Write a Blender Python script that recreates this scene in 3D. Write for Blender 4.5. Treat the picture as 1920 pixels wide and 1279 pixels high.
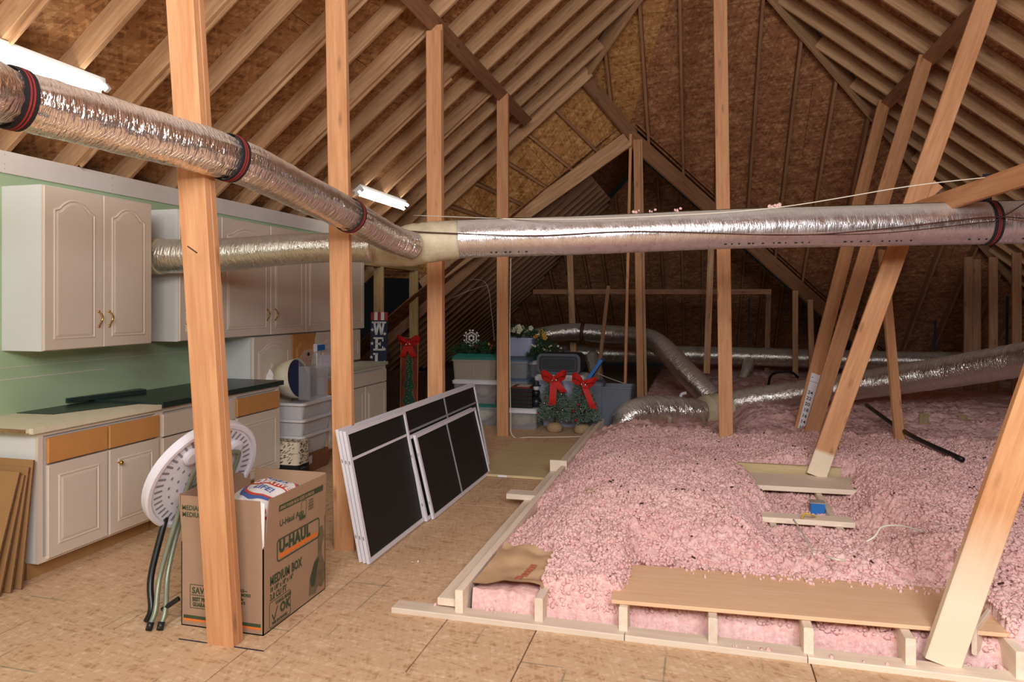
import bpy, bmesh, math, random
import numpy as np
from mathutils import Vector, Matrix
random.seed(7); RNG = np.random.default_rng(11)
scene = bpy.context.scene
for o in list(bpy.data.objects): bpy.data.objects.remove(o)
COL = scene.collection

# ------------------------------------------------------------------ camera, world, lights
CAM_Z = 1.56; YAW = math.radians(14.85); FPX = 1320.0; HORIZON = 570.0
cam_d = bpy.data.cameras.new('camera'); cam = bpy.data.objects.new('camera', cam_d); COL.objects.link(cam)
cam.location = (0, 0, CAM_Z); cam.rotation_euler = (math.pi/2, 0, YAW)
cam_d.sensor_width = 36.0; cam_d.lens = FPX/1920*36.0; cam_d.shift_y = -(639.5-HORIZON)/1920
cam_d.clip_start = 0.05; cam_d.clip_end = 100
scene.camera = cam
world = bpy.data.worlds.new('world'); scene.world = world; world.use_nodes = True
world.node_tree.nodes['Background'].inputs[0].default_value = (0.004, 0.004, 0.004, 1)
world.node_tree.nodes['Background'].inputs[1].default_value = 1.0
vs = scene.view_settings
vs.view_transform = 'Standard'; vs.look = 'None'; vs.gamma = 1.0; vs.use_curve_mapping = False
vs.exposure = -0.22

def area_light(name, loc, target, sx, sy, power, color):
    d = bpy.data.lights.new(name, 'AREA'); d.shape = 'RECTANGLE'; d.size = sx; d.size_y = sy
    d.energy = power; d.color = color
    o = bpy.data.objects.new(name, d); COL.objects.link(o); o.location = loc
    o.rotation_euler = (Vector(target)-Vector(loc)).to_track_quat('-Z', 'Y').to_euler()
    return o
# photographer's bounced flash behind the camera, an assumed unseen rear strip light and an added right fill
area_light('bounce_flash', (0.2, -1.3, 3.5), (0.0, 6.0, 2.0), 3.2, 2.0, 330, (1.0, 0.975, 0.96))
area_light('unseen_strip_light', (-3.2, -0.9, 3.0), (-1.6, 2.0, 0.6), 1.2, 0.25, 40, (1.0, 0.97, 0.92))  # assumed lamp out of view, added for the foreground
area_light('right_roof_fill', (1.6, -0.8, 2.6), (2.7, 6.0, 4.2), 1.2, 0.5, 150, (0.87, 0.93, 1.0))  # added fill that brightens the right roof, no fixture there

# ------------------------------------------------------------------ helpers
def at(px, py, t):
    """pixel of the photograph + distance in metres -> point in the room"""
    r = (px-960)/FPX; u = (HORIZON-py)/FPX; s, c = math.sin(YAW), math.cos(YAW)
    return Vector((t*(-s+c*r), t*(c+s*r), CAM_Z+t*u))
def at_z(px, py, z=0.0): return at(px, py, (CAM_Z-z)*FPX/(py-HORIZON))
def at_x(px, py, x):
    s, c = math.sin(YAW), math.cos(YAW); return at(px, py, x/(-s+c*(px-960)/FPX))
def at_y(px, py, y):
    s, c = math.sin(YAW), math.cos(YAW); return at(px, py, y/(c+s*(px-960)/FPX))

WM = {}
def empty(name, loc=(0,0,0), rz=0.0, rx=0.0, ry=0.0):
    o = bpy.data.objects.new(name, None); COL.objects.link(o)
    o.empty_display_size = 0.1
    o.location = loc; o.rotation_euler = (rx, ry, rz)
    WM[o] = Matrix.LocRotScale(Vector(loc), o.rotation_euler.to_quaternion(), None)
    return o
def tag(o, label=None, cat=None, group=None, kind=None):
    if label: o['label'] = label
    if cat: o['category'] = cat
    if group: o['group'] = group
    if kind: o['kind'] = kind
    return o
def thing(name, label, cat, loc=(0,0,0), rz=0.0, group=None, rx=0.0, ry=0.0):
    return tag(empty(name, loc, rz, rx, ry), label, cat, group)
def link(name, me, m, parent=None, matrix=None, world=False):
    o = bpy.data.objects.new(name, me); COL.objects.link(o)
    if m is not None and not me.materials: me.materials.append(m)
    if matrix is not None: o.matrix_local = matrix
    if parent is not None:
        o.parent = parent
        if world: o.matrix_parent_inverse = world_of(parent).inverted()
    WM[o] = (matrix.copy() if matrix is not None else Matrix.Identity(4))
    if parent is not None and not world: WM[o] = world_of(parent) @ WM[o]
    return o
def world_of(o): return WM[o]

class MB:
    def __init__(s): s.v = []; s.f = []
    def add(s, verts, faces):
        b = len(s.v); s.v += [tuple(p) for p in verts]; s.f += [tuple(b+i for i in f) for f in faces]; return s
    def box(s, x0, x1, y0, y1, z0, z1):
        return s.add([(x0,y0,z0),(x1,y0,z0),(x1,y1,z0),(x0,y1,z0),(x0,y0,z1),(x1,y0,z1),(x1,y1,z1),(x0,y1,z1)],
                     [(0,3,2,1),(4,5,6,7),(0,1,5,4),(1,2,6,5),(2,3,7,6),(3,0,4,7)])
    def bar(s, p0, p1, w, h, wd=(1,0,0)):
        p0 = Vector(p0); p1 = Vector(p1); a = (p1-p0).normalized(); wd = Vector(wd)
        wd = (wd - a*wd.dot(a)).normalized(); hd = a.cross(wd)
        vs_ = []
        for p in (p0, p1):
            for i, j in ((-1,-1),(1,-1),(1,1),(-1,1)): vs_.append(p+wd*(i*w/2)+hd*(j*h/2))
        return s.add(vs_, [(0,3,2,1),(4,5,6,7),(0,1,5,4),(1,2,6,5),(2,3,7,6),(3,0,4,7)])
    def prism(s, pts, off):
        """planar polygon (3d points) extruded by vector off"""
        n = len(pts); off = Vector(off); a = [Vector(p) for p in pts]; b = [p+off for p in a]
        return s.add(a+b, [tuple(range(n))[::-1], tuple(range(n, 2*n))]+[(i,(i+1)%n,n+(i+1)%n,n+i) for i in range(n)])
    def frustum(s, a, b, cap=True):
        n = len(a); f = [(i,(i+1)%n,n+(i+1)%n,n+i) for i in range(n)]
        if cap: f += [tuple(range(n))[::-1], tuple(range(n, 2*n))]
        return s.add(list(a)+list(b), f)
    def ring(s, outer, inner, off):
        n = len(outer); off = Vector(off); o = [Vector(p) for p in outer]; i = [Vector(p) for p in inner]
        vs_ = o+i+[p+off for p in o]+[p+off for p in i]; f = []
        for k in range(n):
            l = (k+1)%n
            f += [(k,l,n+l,n+k),(2*n+k,3*n+k,3*n+l,2*n+l),(k,2*n+k,2*n+l,l),(n+k,n+l,3*n+l,3*n+k)]
        return s.add(vs_, f)
    def tube(s, path, r, n=10, cap=True):
        path = [Vector(p) for p in path]; m = len(path); rs = r if hasattr(r, '__len__') else [r]*m
        base = len(s.v); up = Vector((0,0,1)); prev = None
        for k, p in enumerate(path):
            a = (path[min(k+1,m-1)]-path[max(k-1,0)]).normalized()
            if prev is None:
                x = a.cross(up) if abs(a.dot(up)) < .95 else a.cross(Vector((1,0,0)))
            else: x = prev - a*prev.dot(a)
            x.normalize(); prev = x; y = a.cross(x)
            for i in range(n):
                t = 2*math.pi*i/n; s.v.append(tuple(p+(x*math.cos(t)+y*math.sin(t))*rs[k]))
        for k in range(m-1):
            for i in range(n):
                j = (i+1)%n; s.f.append((base+k*n+i, base+k*n+j, base+(k+1)*n+j, base+(k+1)*n+i))
        if cap:
            s.f.append(tuple(base+i for i in range(n))[::-1]); s.f.append(tuple(base+(m-1)*n+i for i in range(n)))
        return s
    def lathe(s, prof, n=24, c=(0,0,0)):
        base = len(s.v); m = len(prof)
        for r, z in prof:
            for i in range(n):
                t = 2*math.pi*i/n; s.v.append((c[0]+r*math.cos(t), c[1]+r*math.sin(t), c[2]+z))
        for k in range(m-1):
            for i in range(n):
                j = (i+1)%n; s.f.append((base+k*n+i, base+k*n+j, base+(k+1)*n+j, base+(k+1)*n+i))
        s.f.append(tuple(base+i for i in range(n))[::-1]); s.f.append(tuple(base+(m-1)*n+i for i in range(n)))
        return s
    def ball(s, c, r, n=10, m=6, sq=(1,1,1)):
        base = len(s.v); c = Vector(c)
        for k in range(m+1):
            ph = math.pi*k/m
            for i in range(n):
                t = 2*math.pi*i/n
                s.v.append((c.x+r*sq[0]*math.sin(ph)*math.cos(t), c.y+r*sq[1]*math.sin(ph)*math.sin(t), c.z+r*sq[2]*math.cos(ph)))
        for k in range(m):
            for i in range(n):
                j = (i+1)%n; s.f.append((base+k*n+i, base+(k+1)*n+i, base+(k+1)*n+j, base+k*n+j))
        return s
    def mesh(s, name, smooth=False):
        me = bpy.data.meshes.new(name); me.from_pydata(s.v, [], s.f); me.validate()
        if smooth: me.shade_smooth()
        me.update(); return me
    def build(s, name, m, parent=None, world=False, smooth=False, matrix=None):
        return link(name, s.mesh(name, smooth), m, parent, matrix, world)

def rrect(w, h, r, n=4, cx=0, cy=0):
    pts = []
    for qx, qy, a0 in ((1,1,0),(-1,1,90),(-1,-1,180),(1,-1,270)):
        for i in range(n+1):
            a = math.radians(a0+90*i/n); pts.append((cx+qx*(w/2-r)+r*math.cos(a), cy+qy*(h/2-r)+r*math.sin(a)))
    return pts
def smooth_path(ctrl, n):
    c = [Vector(p) for p in ctrl]; c = [c[0]*2-c[1]]+c+[c[-1]*2-c[-2]]; out = []
    for i in range(1, len(c)-2):
        for k in range(n):
            t = k/n; a,b,d,e = c[i-1],c[i],c[i+1],c[i+2]
            out.append(.5*((2*b)+(d-a)*t+(2*a-5*b+4*d-e)*t*t+(3*b-a-3*d+e)*t**3))
    out.append(c[-2]); return out
def resample(path, step):
    path = [Vector(p) for p in path]; L = [0]
    for a, b in zip(path, path[1:]): L.append(L[-1]+(b-a).length)
    n = max(2, int(L[-1]/step)); out = []; k = 0
    for i in range(n+1):
        d = L[-1]*i/n
        while k < len(L)-2 and L[k+1] < d: k += 1
        out.append(path[k].lerp(path[k+1], (d-L[k])/max(1e-9, L[k+1]-L[k])))
    return out

# value / cell noise for shaped surfaces
class VNoise:
    def __init__(s, seed): s.g = np.random.default_rng(seed).random((256, 256))
    def __call__(s, x, y):
        xi = np.floor(x).astype(int); yi = np.floor(y).astype(int); fx = x-xi; fy = y-yi
        fx = fx*fx*(3-2*fx); fy = fy*fy*(3-2*fy); g = s.g
        a = g[xi%256, yi%256]; b = g[(xi+1)%256, yi%256]; c = g[xi%256, (yi+1)%256]; d = g[(xi+1)%256, (yi+1)%256]
        return (a*(1-fx)+b*fx)*(1-fy)+(c*(1-fx)+d*fx)*fy*1.0
def cells(x, y, seed):
    g = np.random.default_rng(seed); gx = g.random((256,256)); gy = g.random((256,256)); gh = g.random((256,256))
    xi = np.floor(x).astype(int); yi = np.floor(y).astype(int); best = np.full(x.shape, 9.0); hb = np.zeros(x.shape)
    for i in (-1,0,1):
        for j in (-1,0,1):
            cx = xi+i; cy = yi+j; a = cx%256; b = cy%256
            d = np.hypot(cx+gx[a,b]-x, cy+gy[a,b]-y); m = d < best
            best = np.where(m, d, best); hb = np.where(m, gh[a,b], hb)
    return best, hb
# ------------------------------------------------------------------ materials
def srgb(r, g, b):
    f = lambda c: (c/255/12.92) if c/255 <= .04045 else ((c/255+.055)/1.055)**2.4
    return (f(r), f(g), f(b), 1.0)
class NT:
    def __init__(s, name):
        s.m = bpy.data.materials.new(name); s.m.use_nodes = True; s.t = s.m.node_tree; s.n = s.t.nodes
        s.b = s.n['Principled BSDF']
    def node(s, typ, **kw):
        n = s.n.new(typ)
        for k, v in kw.items():
            if k.startswith('i_'): n.inputs[k[2:].replace('_', ' ')].default_value = v
            else: setattr(n, k, v)
        return n
    def l(s, a, b): s.t.links.new(a, b)
    def coords(s, scale=(1,1,1), kind='Object', rot=(0,0,0), rand=True):
        tc = s.node('ShaderNodeTexCoord'); mp = s.node('ShaderNodeMapping')
        mp.inputs['Scale'].default_value = scale; mp.inputs['Rotation'].default_value = rot
        src = tc.outputs[kind]
        if rand:
            oi = s.node('ShaderNodeObjectInfo'); mu = s.node('ShaderNodeVectorMath', operation='SCALE')
            cb = s.node('ShaderNodeCombineXYZ'); s.l(oi.outputs['Random'], cb.inputs[0]); s.l(oi.outputs['Random'], cb.inputs[1]); s.l(oi.outputs['Random'], cb.inputs[2])
            s.l(cb.outputs[0], mu.inputs[0]); mu.inputs['Scale'].default_value = 37.0
            ad = s.node('ShaderNodeVectorMath', operation='ADD'); s.l(src, ad.inputs[0]); s.l(mu.outputs[0], ad.inputs[1]); src = ad.outputs[0]
        s.l(src, mp.inputs[0]); return mp.outputs[0]
    def noise(s, vec, scale, detail=3, rough=.6):
        n = s.node('ShaderNodeTexNoise'); n.inputs['Scale'].default_value = scale; n.inputs['Detail'].default_value = detail
        n.inputs['Roughness'].default_value = rough; s.l(vec, n.inputs['Vector']); return n.outputs['Fac']
    def ramp(s, fac, stops):
        r = s.node('ShaderNodeValToRGB'); e = r.color_ramp.elements
        while len(e) < len(stops): e.new(.5)
        for i, (p, c) in enumerate(stops): e[i].position = p; e[i].color = c
        s.l(fac, r.inputs[0]); return r.outputs[0]
    def mix(s, fac, a, b, mode='MIX'):
        n = s.node('ShaderNodeMix', data_type='RGBA', blend_type=mode)
        for sock, v in ((n.inputs[0], fac), (n.inputs[6], a), (n.inputs[7], b)):
            if hasattr(v, 'links') or isinstance(v, bpy.types.NodeSocket): s.l(v, sock)
            else: sock.default_value = v
        return n.outputs[2]
    def math(s, op, a, b=None, clamp=False):
        n = s.node('ShaderNodeMath', operation=op); n.use_clamp = clamp
        for i, v in enumerate((a, b)):
            if v is None: continue
            if isinstance(v, bpy.types.NodeSocket): s.l(v, n.inputs[i])
            else: n.inputs[i].default_value = v
        return n.outputs[0]
    def bump(s, h, strength, dist=.01):
        n = s.node('ShaderNodeBump'); n.inputs['Strength'].default_value = strength; n.inputs['Distance'].default_value = dist
        s.l(h, n.inputs['Height']); s.l(n.outputs[0], s.b.inputs['Normal'])
    def col(s, c):
        if isinstance(c, bpy.types.NodeSocket): s.l(c, s.b.inputs['Base Color'])
        else: s.b.inputs['Base Color'].default_value = c
    def rough(s, r): s.b.inputs['Roughness'].default_value = r
def dark(c, k): return (c[0]*k, c[1]*k, c[2]*k, 1)
def plain(name, c, rough=.6, metal=0.0, noise=0.06, nscale=6.0, alpha=1.0, bump=0.0, spec=None, emit=None):
    n = NT(name); n.rough(rough); n.b.inputs['Metallic'].default_value = metal
    if noise > 0:
        f = n.noise(n.coords(), nscale, 4); n.col(n.ramp(f, [(.25, dark(c, 1-noise*2)), (.75, dark(c, 1+noise))]))
        if bump > 0: n.bump(n.noise(n.coords(), nscale*8, 3), bump, .004)
    else: n.col(c)
    if alpha < 1: n.b.inputs['Alpha'].default_value = alpha
    if spec is not None: n.b.inputs['Specular IOR Level'].default_value = spec
    if emit: n.b.inputs['Emission Color'].default_value = emit[0]; n.b.inputs['Emission Strength'].default_value = emit[1]
    return n.m
def lumber(name, light, mid, primed=None, knot=.5):
    """softwood board: grain runs along the object's own X"""
    n = NT(name); n.rough(.62); n.b.inputs['Specular IOR Level'].default_value = .25
    v = n.coords((1.1, 16, 16)); g1 = n.noise(v, 2.2, 5, .65); g2 = n.noise(n.coords((.35, 3.5, 3.5)), 1.6, 2)
    c = n.ramp(g1, [(.3, mid), (.68, light)])
    c = n.mix(n.math('MULTIPLY', g2, .35), c, dark(mid, .84))
    vo = n.node('ShaderNodeTexVoronoi'); vo.inputs['Scale'].default_value = 1.0; n.l(n.coords((2.6, 9.0, 9.0)), vo.inputs['Vector'])
    k = n.ramp(vo.outputs['Distance'], [(.05, (1,1,1,1)), (.17, (0,0,0,1))])
    c = n.mix(n.math('MULTIPLY', k, knot), c, dark(mid, .28))
    oi = n.node('ShaderNodeObjectInfo'); hsv = n.node('ShaderNodeHueSaturation')
    n.l(n.math('ADD', n.math('MULTIPLY', oi.outputs['Random'], .26), .87), hsv.inputs['Value']); n.l(c, hsv.inputs['Color']); c = hsv.outputs[0]
    if primed:
        tc = n.node('ShaderNodeTexCoord'); sp = n.node('ShaderNodeSeparateXYZ'); n.l(tc.outputs['Object'], sp.inputs[0])
        e = n.math('ADD', sp.outputs[0], n.math('MULTIPLY', n.noise(n.coords(rand=False), 5, 3), primed[1]))
        f = n.math('SUBTRACT', primed[0]+primed[1]*.5+primed[2]*.5, e); f = n.math('DIVIDE', f, primed[2], True)
        c = n.mix(n.math('MULTIPLY', f, .88), c, srgb(236, 222, 196))
    n.col(c); n.bump(g1, .12, .003); return n.m
def osb(name, base, dk, lt, lines=None, fs=1.0, ct=1.0):
    n = NT(name); n.rough(.75); n.b.inputs['Specular IOR Level'].default_value = .2
    acc = None
    for i, (ang, sx, sy) in enumerate(((.3, 7, 40), (1.25, 9, 46), (2.3, 8, 34), (.05, 5, 30))):
        v = n.node('ShaderNodeTexVoronoi'); v.inputs['Scale'].default_value = 1.0
        m1 = n.coords((1,1,1), rot=(0,0,ang)); m2 = n.node('ShaderNodeMapping'); m2.inputs['Scale'].default_value = (sx*fs, sy*fs, 25); n.l(m1, m2.inputs[0])
        n.l(m2.outputs[0], v.inputs['Vector'])
        sp = n.node('ShaderNodeSeparateColor'); n.l(v.outputs['Color'], sp.inputs[0])
        acc = sp.outputs[0] if acc is None else n.math('ADD', acc, sp.outputs[0])
    acc = n.math('DIVIDE', acc, 4.0)
    c = n.ramp(acc, [(.5-.24*ct, dk), (.5-.07*ct, base), (.5+.07*ct, base), (.5+.25*ct, lt)])
    big = n.noise(n.coords(), 1.7, 4); c = n.mix(n.math('MULTIPLY', big, .5), c, dark(base, .8))
    fl = n.noise(n.coords((3, 26, 1)), 4.0, 3); c = n.mix(n.ramp(fl, [(.66, (0,0,0,1)), (.74, (1,1,1,1))]), c, dark(dk, .75))
    if lines:
        tc = n.node('ShaderNodeTexCoord'); sp = n.node('ShaderNodeSeparateXYZ'); n.l(tc.outputs['Object'], sp.inputs[0])
        for axis, period, off, wd in lines:
            p = n.math('MODULO', n.math('ADD', sp.outputs[axis], off+40*period), period)
            d = n.math('ABSOLUTE', n.math('SUBTRACT', p, period/2)); f = n.math('LESS_THAN', d, wd)
            brk = n.ramp(n.noise(n.coords(rand=True), 2.3, 2), [(.50, (0,0,0,1)), (.58, (1,1,1,1))])
            c = n.mix(n.math('MULTIPLY', n.math('MULTIPLY', f, brk), .55), c, srgb(108, 122, 104))
    n.col(c); n.bump(acc, .25, .003); return n.m

M = {}
M['post'] = lumber('fir_post', srgb(214, 162, 118), srgb(186, 128, 86))
M['post_primed_far'] = lumber('fir_post_primed', srgb(214, 162, 118), srgb(186, 128, 86), primed=(.2, .03, .03))
M['post_primed_near'] = lumber('fir_post_oversprayed', srgb(214, 162, 116), srgb(186, 128, 84), primed=(.5, .12, .42))
M['rafter'] = lumber('pine_rafter', srgb(208, 168, 128), srgb(166, 122, 84))
M['rafter_dim'] = lumber('dim_rafter', srgb(176, 132, 98), srgb(140, 98, 68))  # darker rafter copy, dimness of the far framing put into the colour
M['stud'] = lumber('yellow_pine_stud', srgb(214, 186, 132), srgb(178, 146, 94))
M['primed'] = lumber('primed_lumber', srgb(240, 226, 208), srgb(226, 206, 182), knot=.1)
M['plyboard'] = lumber('plywood_plank', srgb(248, 210, 172), srgb(240, 192, 150), knot=.05)
M['plygreen'] = lumber('weathered_plywood', srgb(214, 194, 152), srgb(192, 168, 122), knot=.2)
M['osb_roof'] = osb('osb_roof_sheathing', srgb(160, 108, 74), srgb(116, 72, 46), srgb(200, 152, 108))
M['osb_left'] = osb('osb_roof_sheathing_lit', srgb(172, 124, 80), srgb(122, 82, 50), srgb(206, 162, 112))  # yellower copy, strip-light glow on the left slope put into the colour
M['osb_roof2'] = osb('osb_roof_sheathing_gold', srgb(182, 130, 76), srgb(126, 84, 44), srgb(214, 170, 112))
M['osb_floor'] = osb('osb_subfloor', srgb(216, 180, 143), srgb(182, 140, 102), srgb(236, 208, 174), fs=1.7, ct=1.3, lines=[(0, .406, .0, .0045), (1, .61, .1, .0045)])
M['drywall_back'] = plain('drywall_board', srgb(150, 142, 130), .9)
M['green'] = plain('green_drywall', srgb(174, 198, 160), .85, noise=.05, nscale=2.0)
M['white_board'] = plain('white_drywall_strip', srgb(226, 218, 210), .8, noise=.03)
M['cab'] = plain('cream_thermofoil', srgb(222, 208, 191), .45, noise=.015, nscale=3)
M['cab_side'] = plain('white_melamine', srgb(226, 226, 224), .5, noise=.015, nscale=3)
M['mdf'] = plain('bare_mdf_front', srgb(206, 146, 84), .6, noise=.04, nscale=9)
M['pboard'] = plain('particle_board', srgb(226, 218, 190), .7, noise=.05, nscale=14)
M['pedge'] = plain('particle_board_edge', srgb(150, 120, 80), .9, noise=.2, nscale=40)
M['counter'] = plain('dark_green_laminate', srgb(42, 58, 54), .35, noise=.25, nscale=60)
M['counter_pale'] = plain('pale_green_laminate', srgb(188, 192, 168), .4, noise=.05, nscale=30)
M['brass'] = plain('brass', srgb(196, 160, 86), .25, metal=1.0, noise=0)
M['kick'] = plain('toe_kick_board', srgb(176, 134, 84), .7, noise=.08)
M['card'] = plain('corrugated_cardboard', srgb(168, 136, 110), .85, noise=.04, nscale=5)
M['card_in'] = plain('cardboard_inside', srgb(152, 116, 88), .9, noise=.04)
M['card_flat'] = plain('flat_cardboard', srgb(168, 126, 80), .9, noise=.05, nscale=3)
M['card_edge'] = plain('corrugated_edge', srgb(120, 86, 54), .95, noise=.3, nscale=80)
M['ink_green'] = plain('dark_green_ink', srgb(62, 74, 46), .8, noise=0)
M['ink_soft'] = plain('soft_green_ink', srgb(116, 102, 76), .85, noise=.15, nscale=20)
M['ink_orange'] = plain('orange_ink', srgb(226, 122, 48), .8, noise=0)
M['ink_red'] = plain('red_ink', srgb(206, 76, 52), .7, noise=0)
M['ink_blue'] = plain('blue_ink', srgb(78, 104, 168), .7, noise=0)
M['ink_black'] = plain('black_ink', srgb(34, 32, 32), .7, noise=0)
M['paper_white'] = plain('white_bag_film', srgb(236, 232, 228), .5, noise=.03)
M['plastic_white'] = plain('white_moulded_plastic', srgb(232, 228, 236), .4, noise=.015)
M['plastic_clear'] = plain('clear_bin_plastic', srgb(206, 208, 214), .25, noise=0, alpha=.22)
M['plastic_milky'] = plain('milky_bin_plastic', srgb(224, 224, 226), .35, noise=0, alpha=.82)
M['plastic_lav'] = plain('lavender_grey_plastic', srgb(176, 182, 208), .45, noise=.02)
M['plastic_grey'] = plain('grey_tote_plastic', srgb(108, 114, 126), .5, noise=.04)
M['plastic_taupe'] = plain('taupe_tote_plastic', srgb(158, 148, 132), .5, noise=.03)
M['plastic_teal'] = plain('teal_lid_plastic', srgb(32, 116, 104), .4, noise=.04)
M['plastic_blue'] = plain('slate_blue_plastic', srgb(88, 112, 140), .45, noise=.04)
M['plastic_navy'] = plain('navy_plastic', srgb(44, 54, 96), .4, noise=.04)
M['lid_white'] = plain('white_lid_plastic', srgb(222, 222, 224), .4, noise=.02)
M['black_plastic'] = plain('black_plastic', srgb(30, 30, 34), .4, noise=.05)
M['sage_metal'] = plain('sage_painted_steel', srgb(134, 140, 118), .35, metal=.25, noise=.03)
M['black_metal'] = plain('black_painted_steel', srgb(28, 28, 28), .35, noise=0)
M['screen_frame'] = plain('white_aluminium_frame', srgb(226, 222, 228), .35, noise=.01)
M['screen_frame_grey'] = plain('grey_muntin', srgb(150, 148, 152), .4, noise=0)
M['tube_glow'] = plain('fluorescent_tube', (1,1,1,1), .5, noise=0, emit=((1.0, .98, .93, 1), 11.0))
M['fixture'] = plain('white_enamel_fixture', srgb(236, 236, 232), .35, noise=0)
M['webbing'] = plain('black_webbing', srgb(30, 28, 30), .8, noise=.1, nscale=60)
M['webbing_red'] = plain('red_webbing_stripe', srgb(158, 44, 44), .8, noise=.1, nscale=60)
M['mastic'] = plain('duct_mastic', srgb(206, 192, 162), .5, noise=.14, nscale=9, bump=.9)
M['foam_tan'] = plain('expanding_foam', srgb(206, 192, 160), .8, noise=.08, nscale=10, bump=.3)
M['wire_white'] = plain('white_cable', srgb(222, 214, 196), .5, noise=0)
M['wire_yellow'] = plain('yellow_cable', srgb(216, 178, 70), .5, noise=0)
M['wire_brown'] = plain('brown_cord', srgb(70, 38, 28), .6, noise=0)
M['wire_black'] = plain('black_pipe', srgb(24, 24, 26), .4, noise=0)
M['strap_blue'] = plain('navy_strap', srgb(26, 34, 56), .8, noise=0)
M['ruler'] = plain('white_depth_card', srgb(232, 230, 236), .6, noise=.01)
M['kraft'] = plain('kraft_paper', srgb(198, 162, 124), .8, noise=.08, nscale=4, bump=.1)
M['bluebox'] = plain('blue_outlet_box', srgb(40, 112, 190), .4, noise=0)
M['galv'] = plain('galvanised_metal', srgb(196, 196, 194), .4, metal=.6, noise=.05)
M['navy'] = plain('navy_sign_paint', srgb(24, 34, 62), .7, noise=.08, nscale=12)
M['sign_red'] = plain('red_sign_paint', srgb(150, 44, 44), .7, noise=.08)
M['sign_white'] = plain('white_sign_paint', srgb(218, 216, 210), .7, noise=.06, nscale=14)
M['sign_brick'] = plain('rust_red_sign_paint', srgb(128, 46, 30), .7, noise=.3, nscale=8)
M['sign_green'] = plain('dark_green_sign_paint', srgb(26, 76, 48), .7, noise=.1)
M['gold'] = plain('gold_paint', srgb(196, 160, 70), .35, metal=.5, noise=0)
M['ribbon'] = plain('red_velvet_ribbon', srgb(200, 32, 24), .7, noise=.08, nscale=20)
M['pine'] = plain('frosted_pine_needles', srgb(120, 140, 124), .8, noise=.35, nscale=40)
M['pine_dark'] = plain('green_pine_needles', srgb(52, 84, 50), .8, noise=.4, nscale=40)
M['berry'] = plain('red_berries', srgb(150, 26, 34), .25, noise=0)
M['silver_ball'] = plain('silver_ornament', srgb(210, 206, 200), .12, metal=1.0, noise=0)
M['burlap'] = plain('burlap', srgb(176, 148, 112), .95, noise=.15, nscale=50)
M['suitcase'] = plain('black_suitcase_fabric', srgb(38, 42, 50), .6, noise=.1, nscale=30)
M['suitcase_trim'] = plain('grey_suitcase_trim', srgb(78, 86, 98), .5, noise=.05)
M['quilt'] = plain('cream_quilted_fabric', srgb(226, 214, 188), .9, noise=.06, nscale=20)
M['brownbox'] = plain('brown_carton', srgb(140, 98, 66), .85, noise=.06)
M['dim_wood'] = plain('dark_wood_furniture', srgb(70, 44, 30), .5, noise=.2, nscale=12)
M['flower_y'] = plain('yellow_petals', srgb(206, 160, 60), .7, noise=.1)
M['flower_w'] = plain('cream_petals', srgb(220, 214, 186), .7, noise=.1)
M['skin_snow'] = plain('snowman_white', srgb(210, 206, 204), .7, noise=.03)
# window-screen mesh: woven black fibreglass, lets a little through
n = NT('insect_screen_mesh'); n.col(srgb(26, 25, 24)); n.rough(.6); n.b.inputs['Alpha'].default_value = .9; M['mesh'] = n.m
# foil jackets (uv: metres along / metres around)
def foil(name, tint, rough, wr, scrim, seed, dust=.6):
    n = NT(name); n.col(tint); n.b.inputs['Metallic'].default_value = .86
    uv = n.coords((1,1,1), 'UV', rand=False)
    m = n.node('ShaderNodeMapping'); m.inputs['Scale'].default_value = (26, 5, 1); m.inputs['Rotation'].default_value = (0,0,.25); n.l(uv, m.inputs[0])
    w1 = n.noise(m.outputs[0], 1.0, 3, .6); w2 = n.noise(uv, 14.0, 3, .6)
    m3 = n.node('ShaderNodeMapping'); m3.inputs['Scale'].default_value = (44, 9, 1); m3.inputs['Rotation'].default_value = (0,0,-.5); n.l(uv, m3.inputs[0]); w3 = n.noise(m3.outputs[0], 1.0, 3, .6)
    rdg = lambda q: n.math('ABSOLUTE', n.math('SUBTRACT', q, .5))
    h = n.math('ADD', n.math('MULTIPLY', rdg(w1), -3.0*wr), n.math('ADD', n.math('MULTIPLY', rdg(w3), -2.0*wr), n.math('MULTIPLY', rdg(w2), 1.2*wr)))
    sp = n.node('ShaderNodeSeparateXYZ'); n.l(uv, sp.inputs[0])
    for sg in (1, -1):
        a = n.math('ADD', n.math('MULTIPLY', sp.outputs[0], 62.0), n.math('MULTIPLY', sp.outputs[1], 38.0*sg))
        fr = n.math('ABSOLUTE', n.math('SUBTRACT', n.math('FRACT', a), .5))
        h = n.math('ADD', h, n.math('MULTIPLY', n.math('LESS_THAN', fr, .07), scrim))
    n.bump(h, .8, .007)
    ge = n.node('ShaderNodeNewGeometry'); gs = n.node('ShaderNodeSeparateXYZ'); n.l(ge.outputs['Normal'], gs.inputs[0])
    du = n.math('MULTIPLY', n.math('DIVIDE', n.math('SUBTRACT', gs.outputs[2], .30), .45, True), dust)
    n.col(n.mix(du, tint, srgb(214, 200, 178))); n.l(n.math('SUBTRACT', .95, n.math('MULTIPLY', du, .9)), n.b.inputs['Metallic'])
    r = n.ramp(w2, [(.3, (rough*.7,)*3+(1,)), (.7, (rough*1.4,)*3+(1,))]); n.l(n.mix(du, r, (.8,.8,.8,1)), n.b.inputs['Roughness']); return n.m
M['foil'] = foil('foil_duct_jacket', srgb(240, 234, 228), .17, 1.0, .06, 1, .5)
M['foil_scrim'] = foil('foil_scrim_jacket', srgb(238, 236, 236), .3, .35, .3, 2, .55)
M['foil_floor'] = foil('crinkled_floor_foil', srgb(232, 228, 222), .2, 1.3, .03, 4, .38)
M['foil_dusty'] = foil('dusty_foil_jacket', srgb(228, 224, 212), .3, .8, .2, 3, .35)
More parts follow.
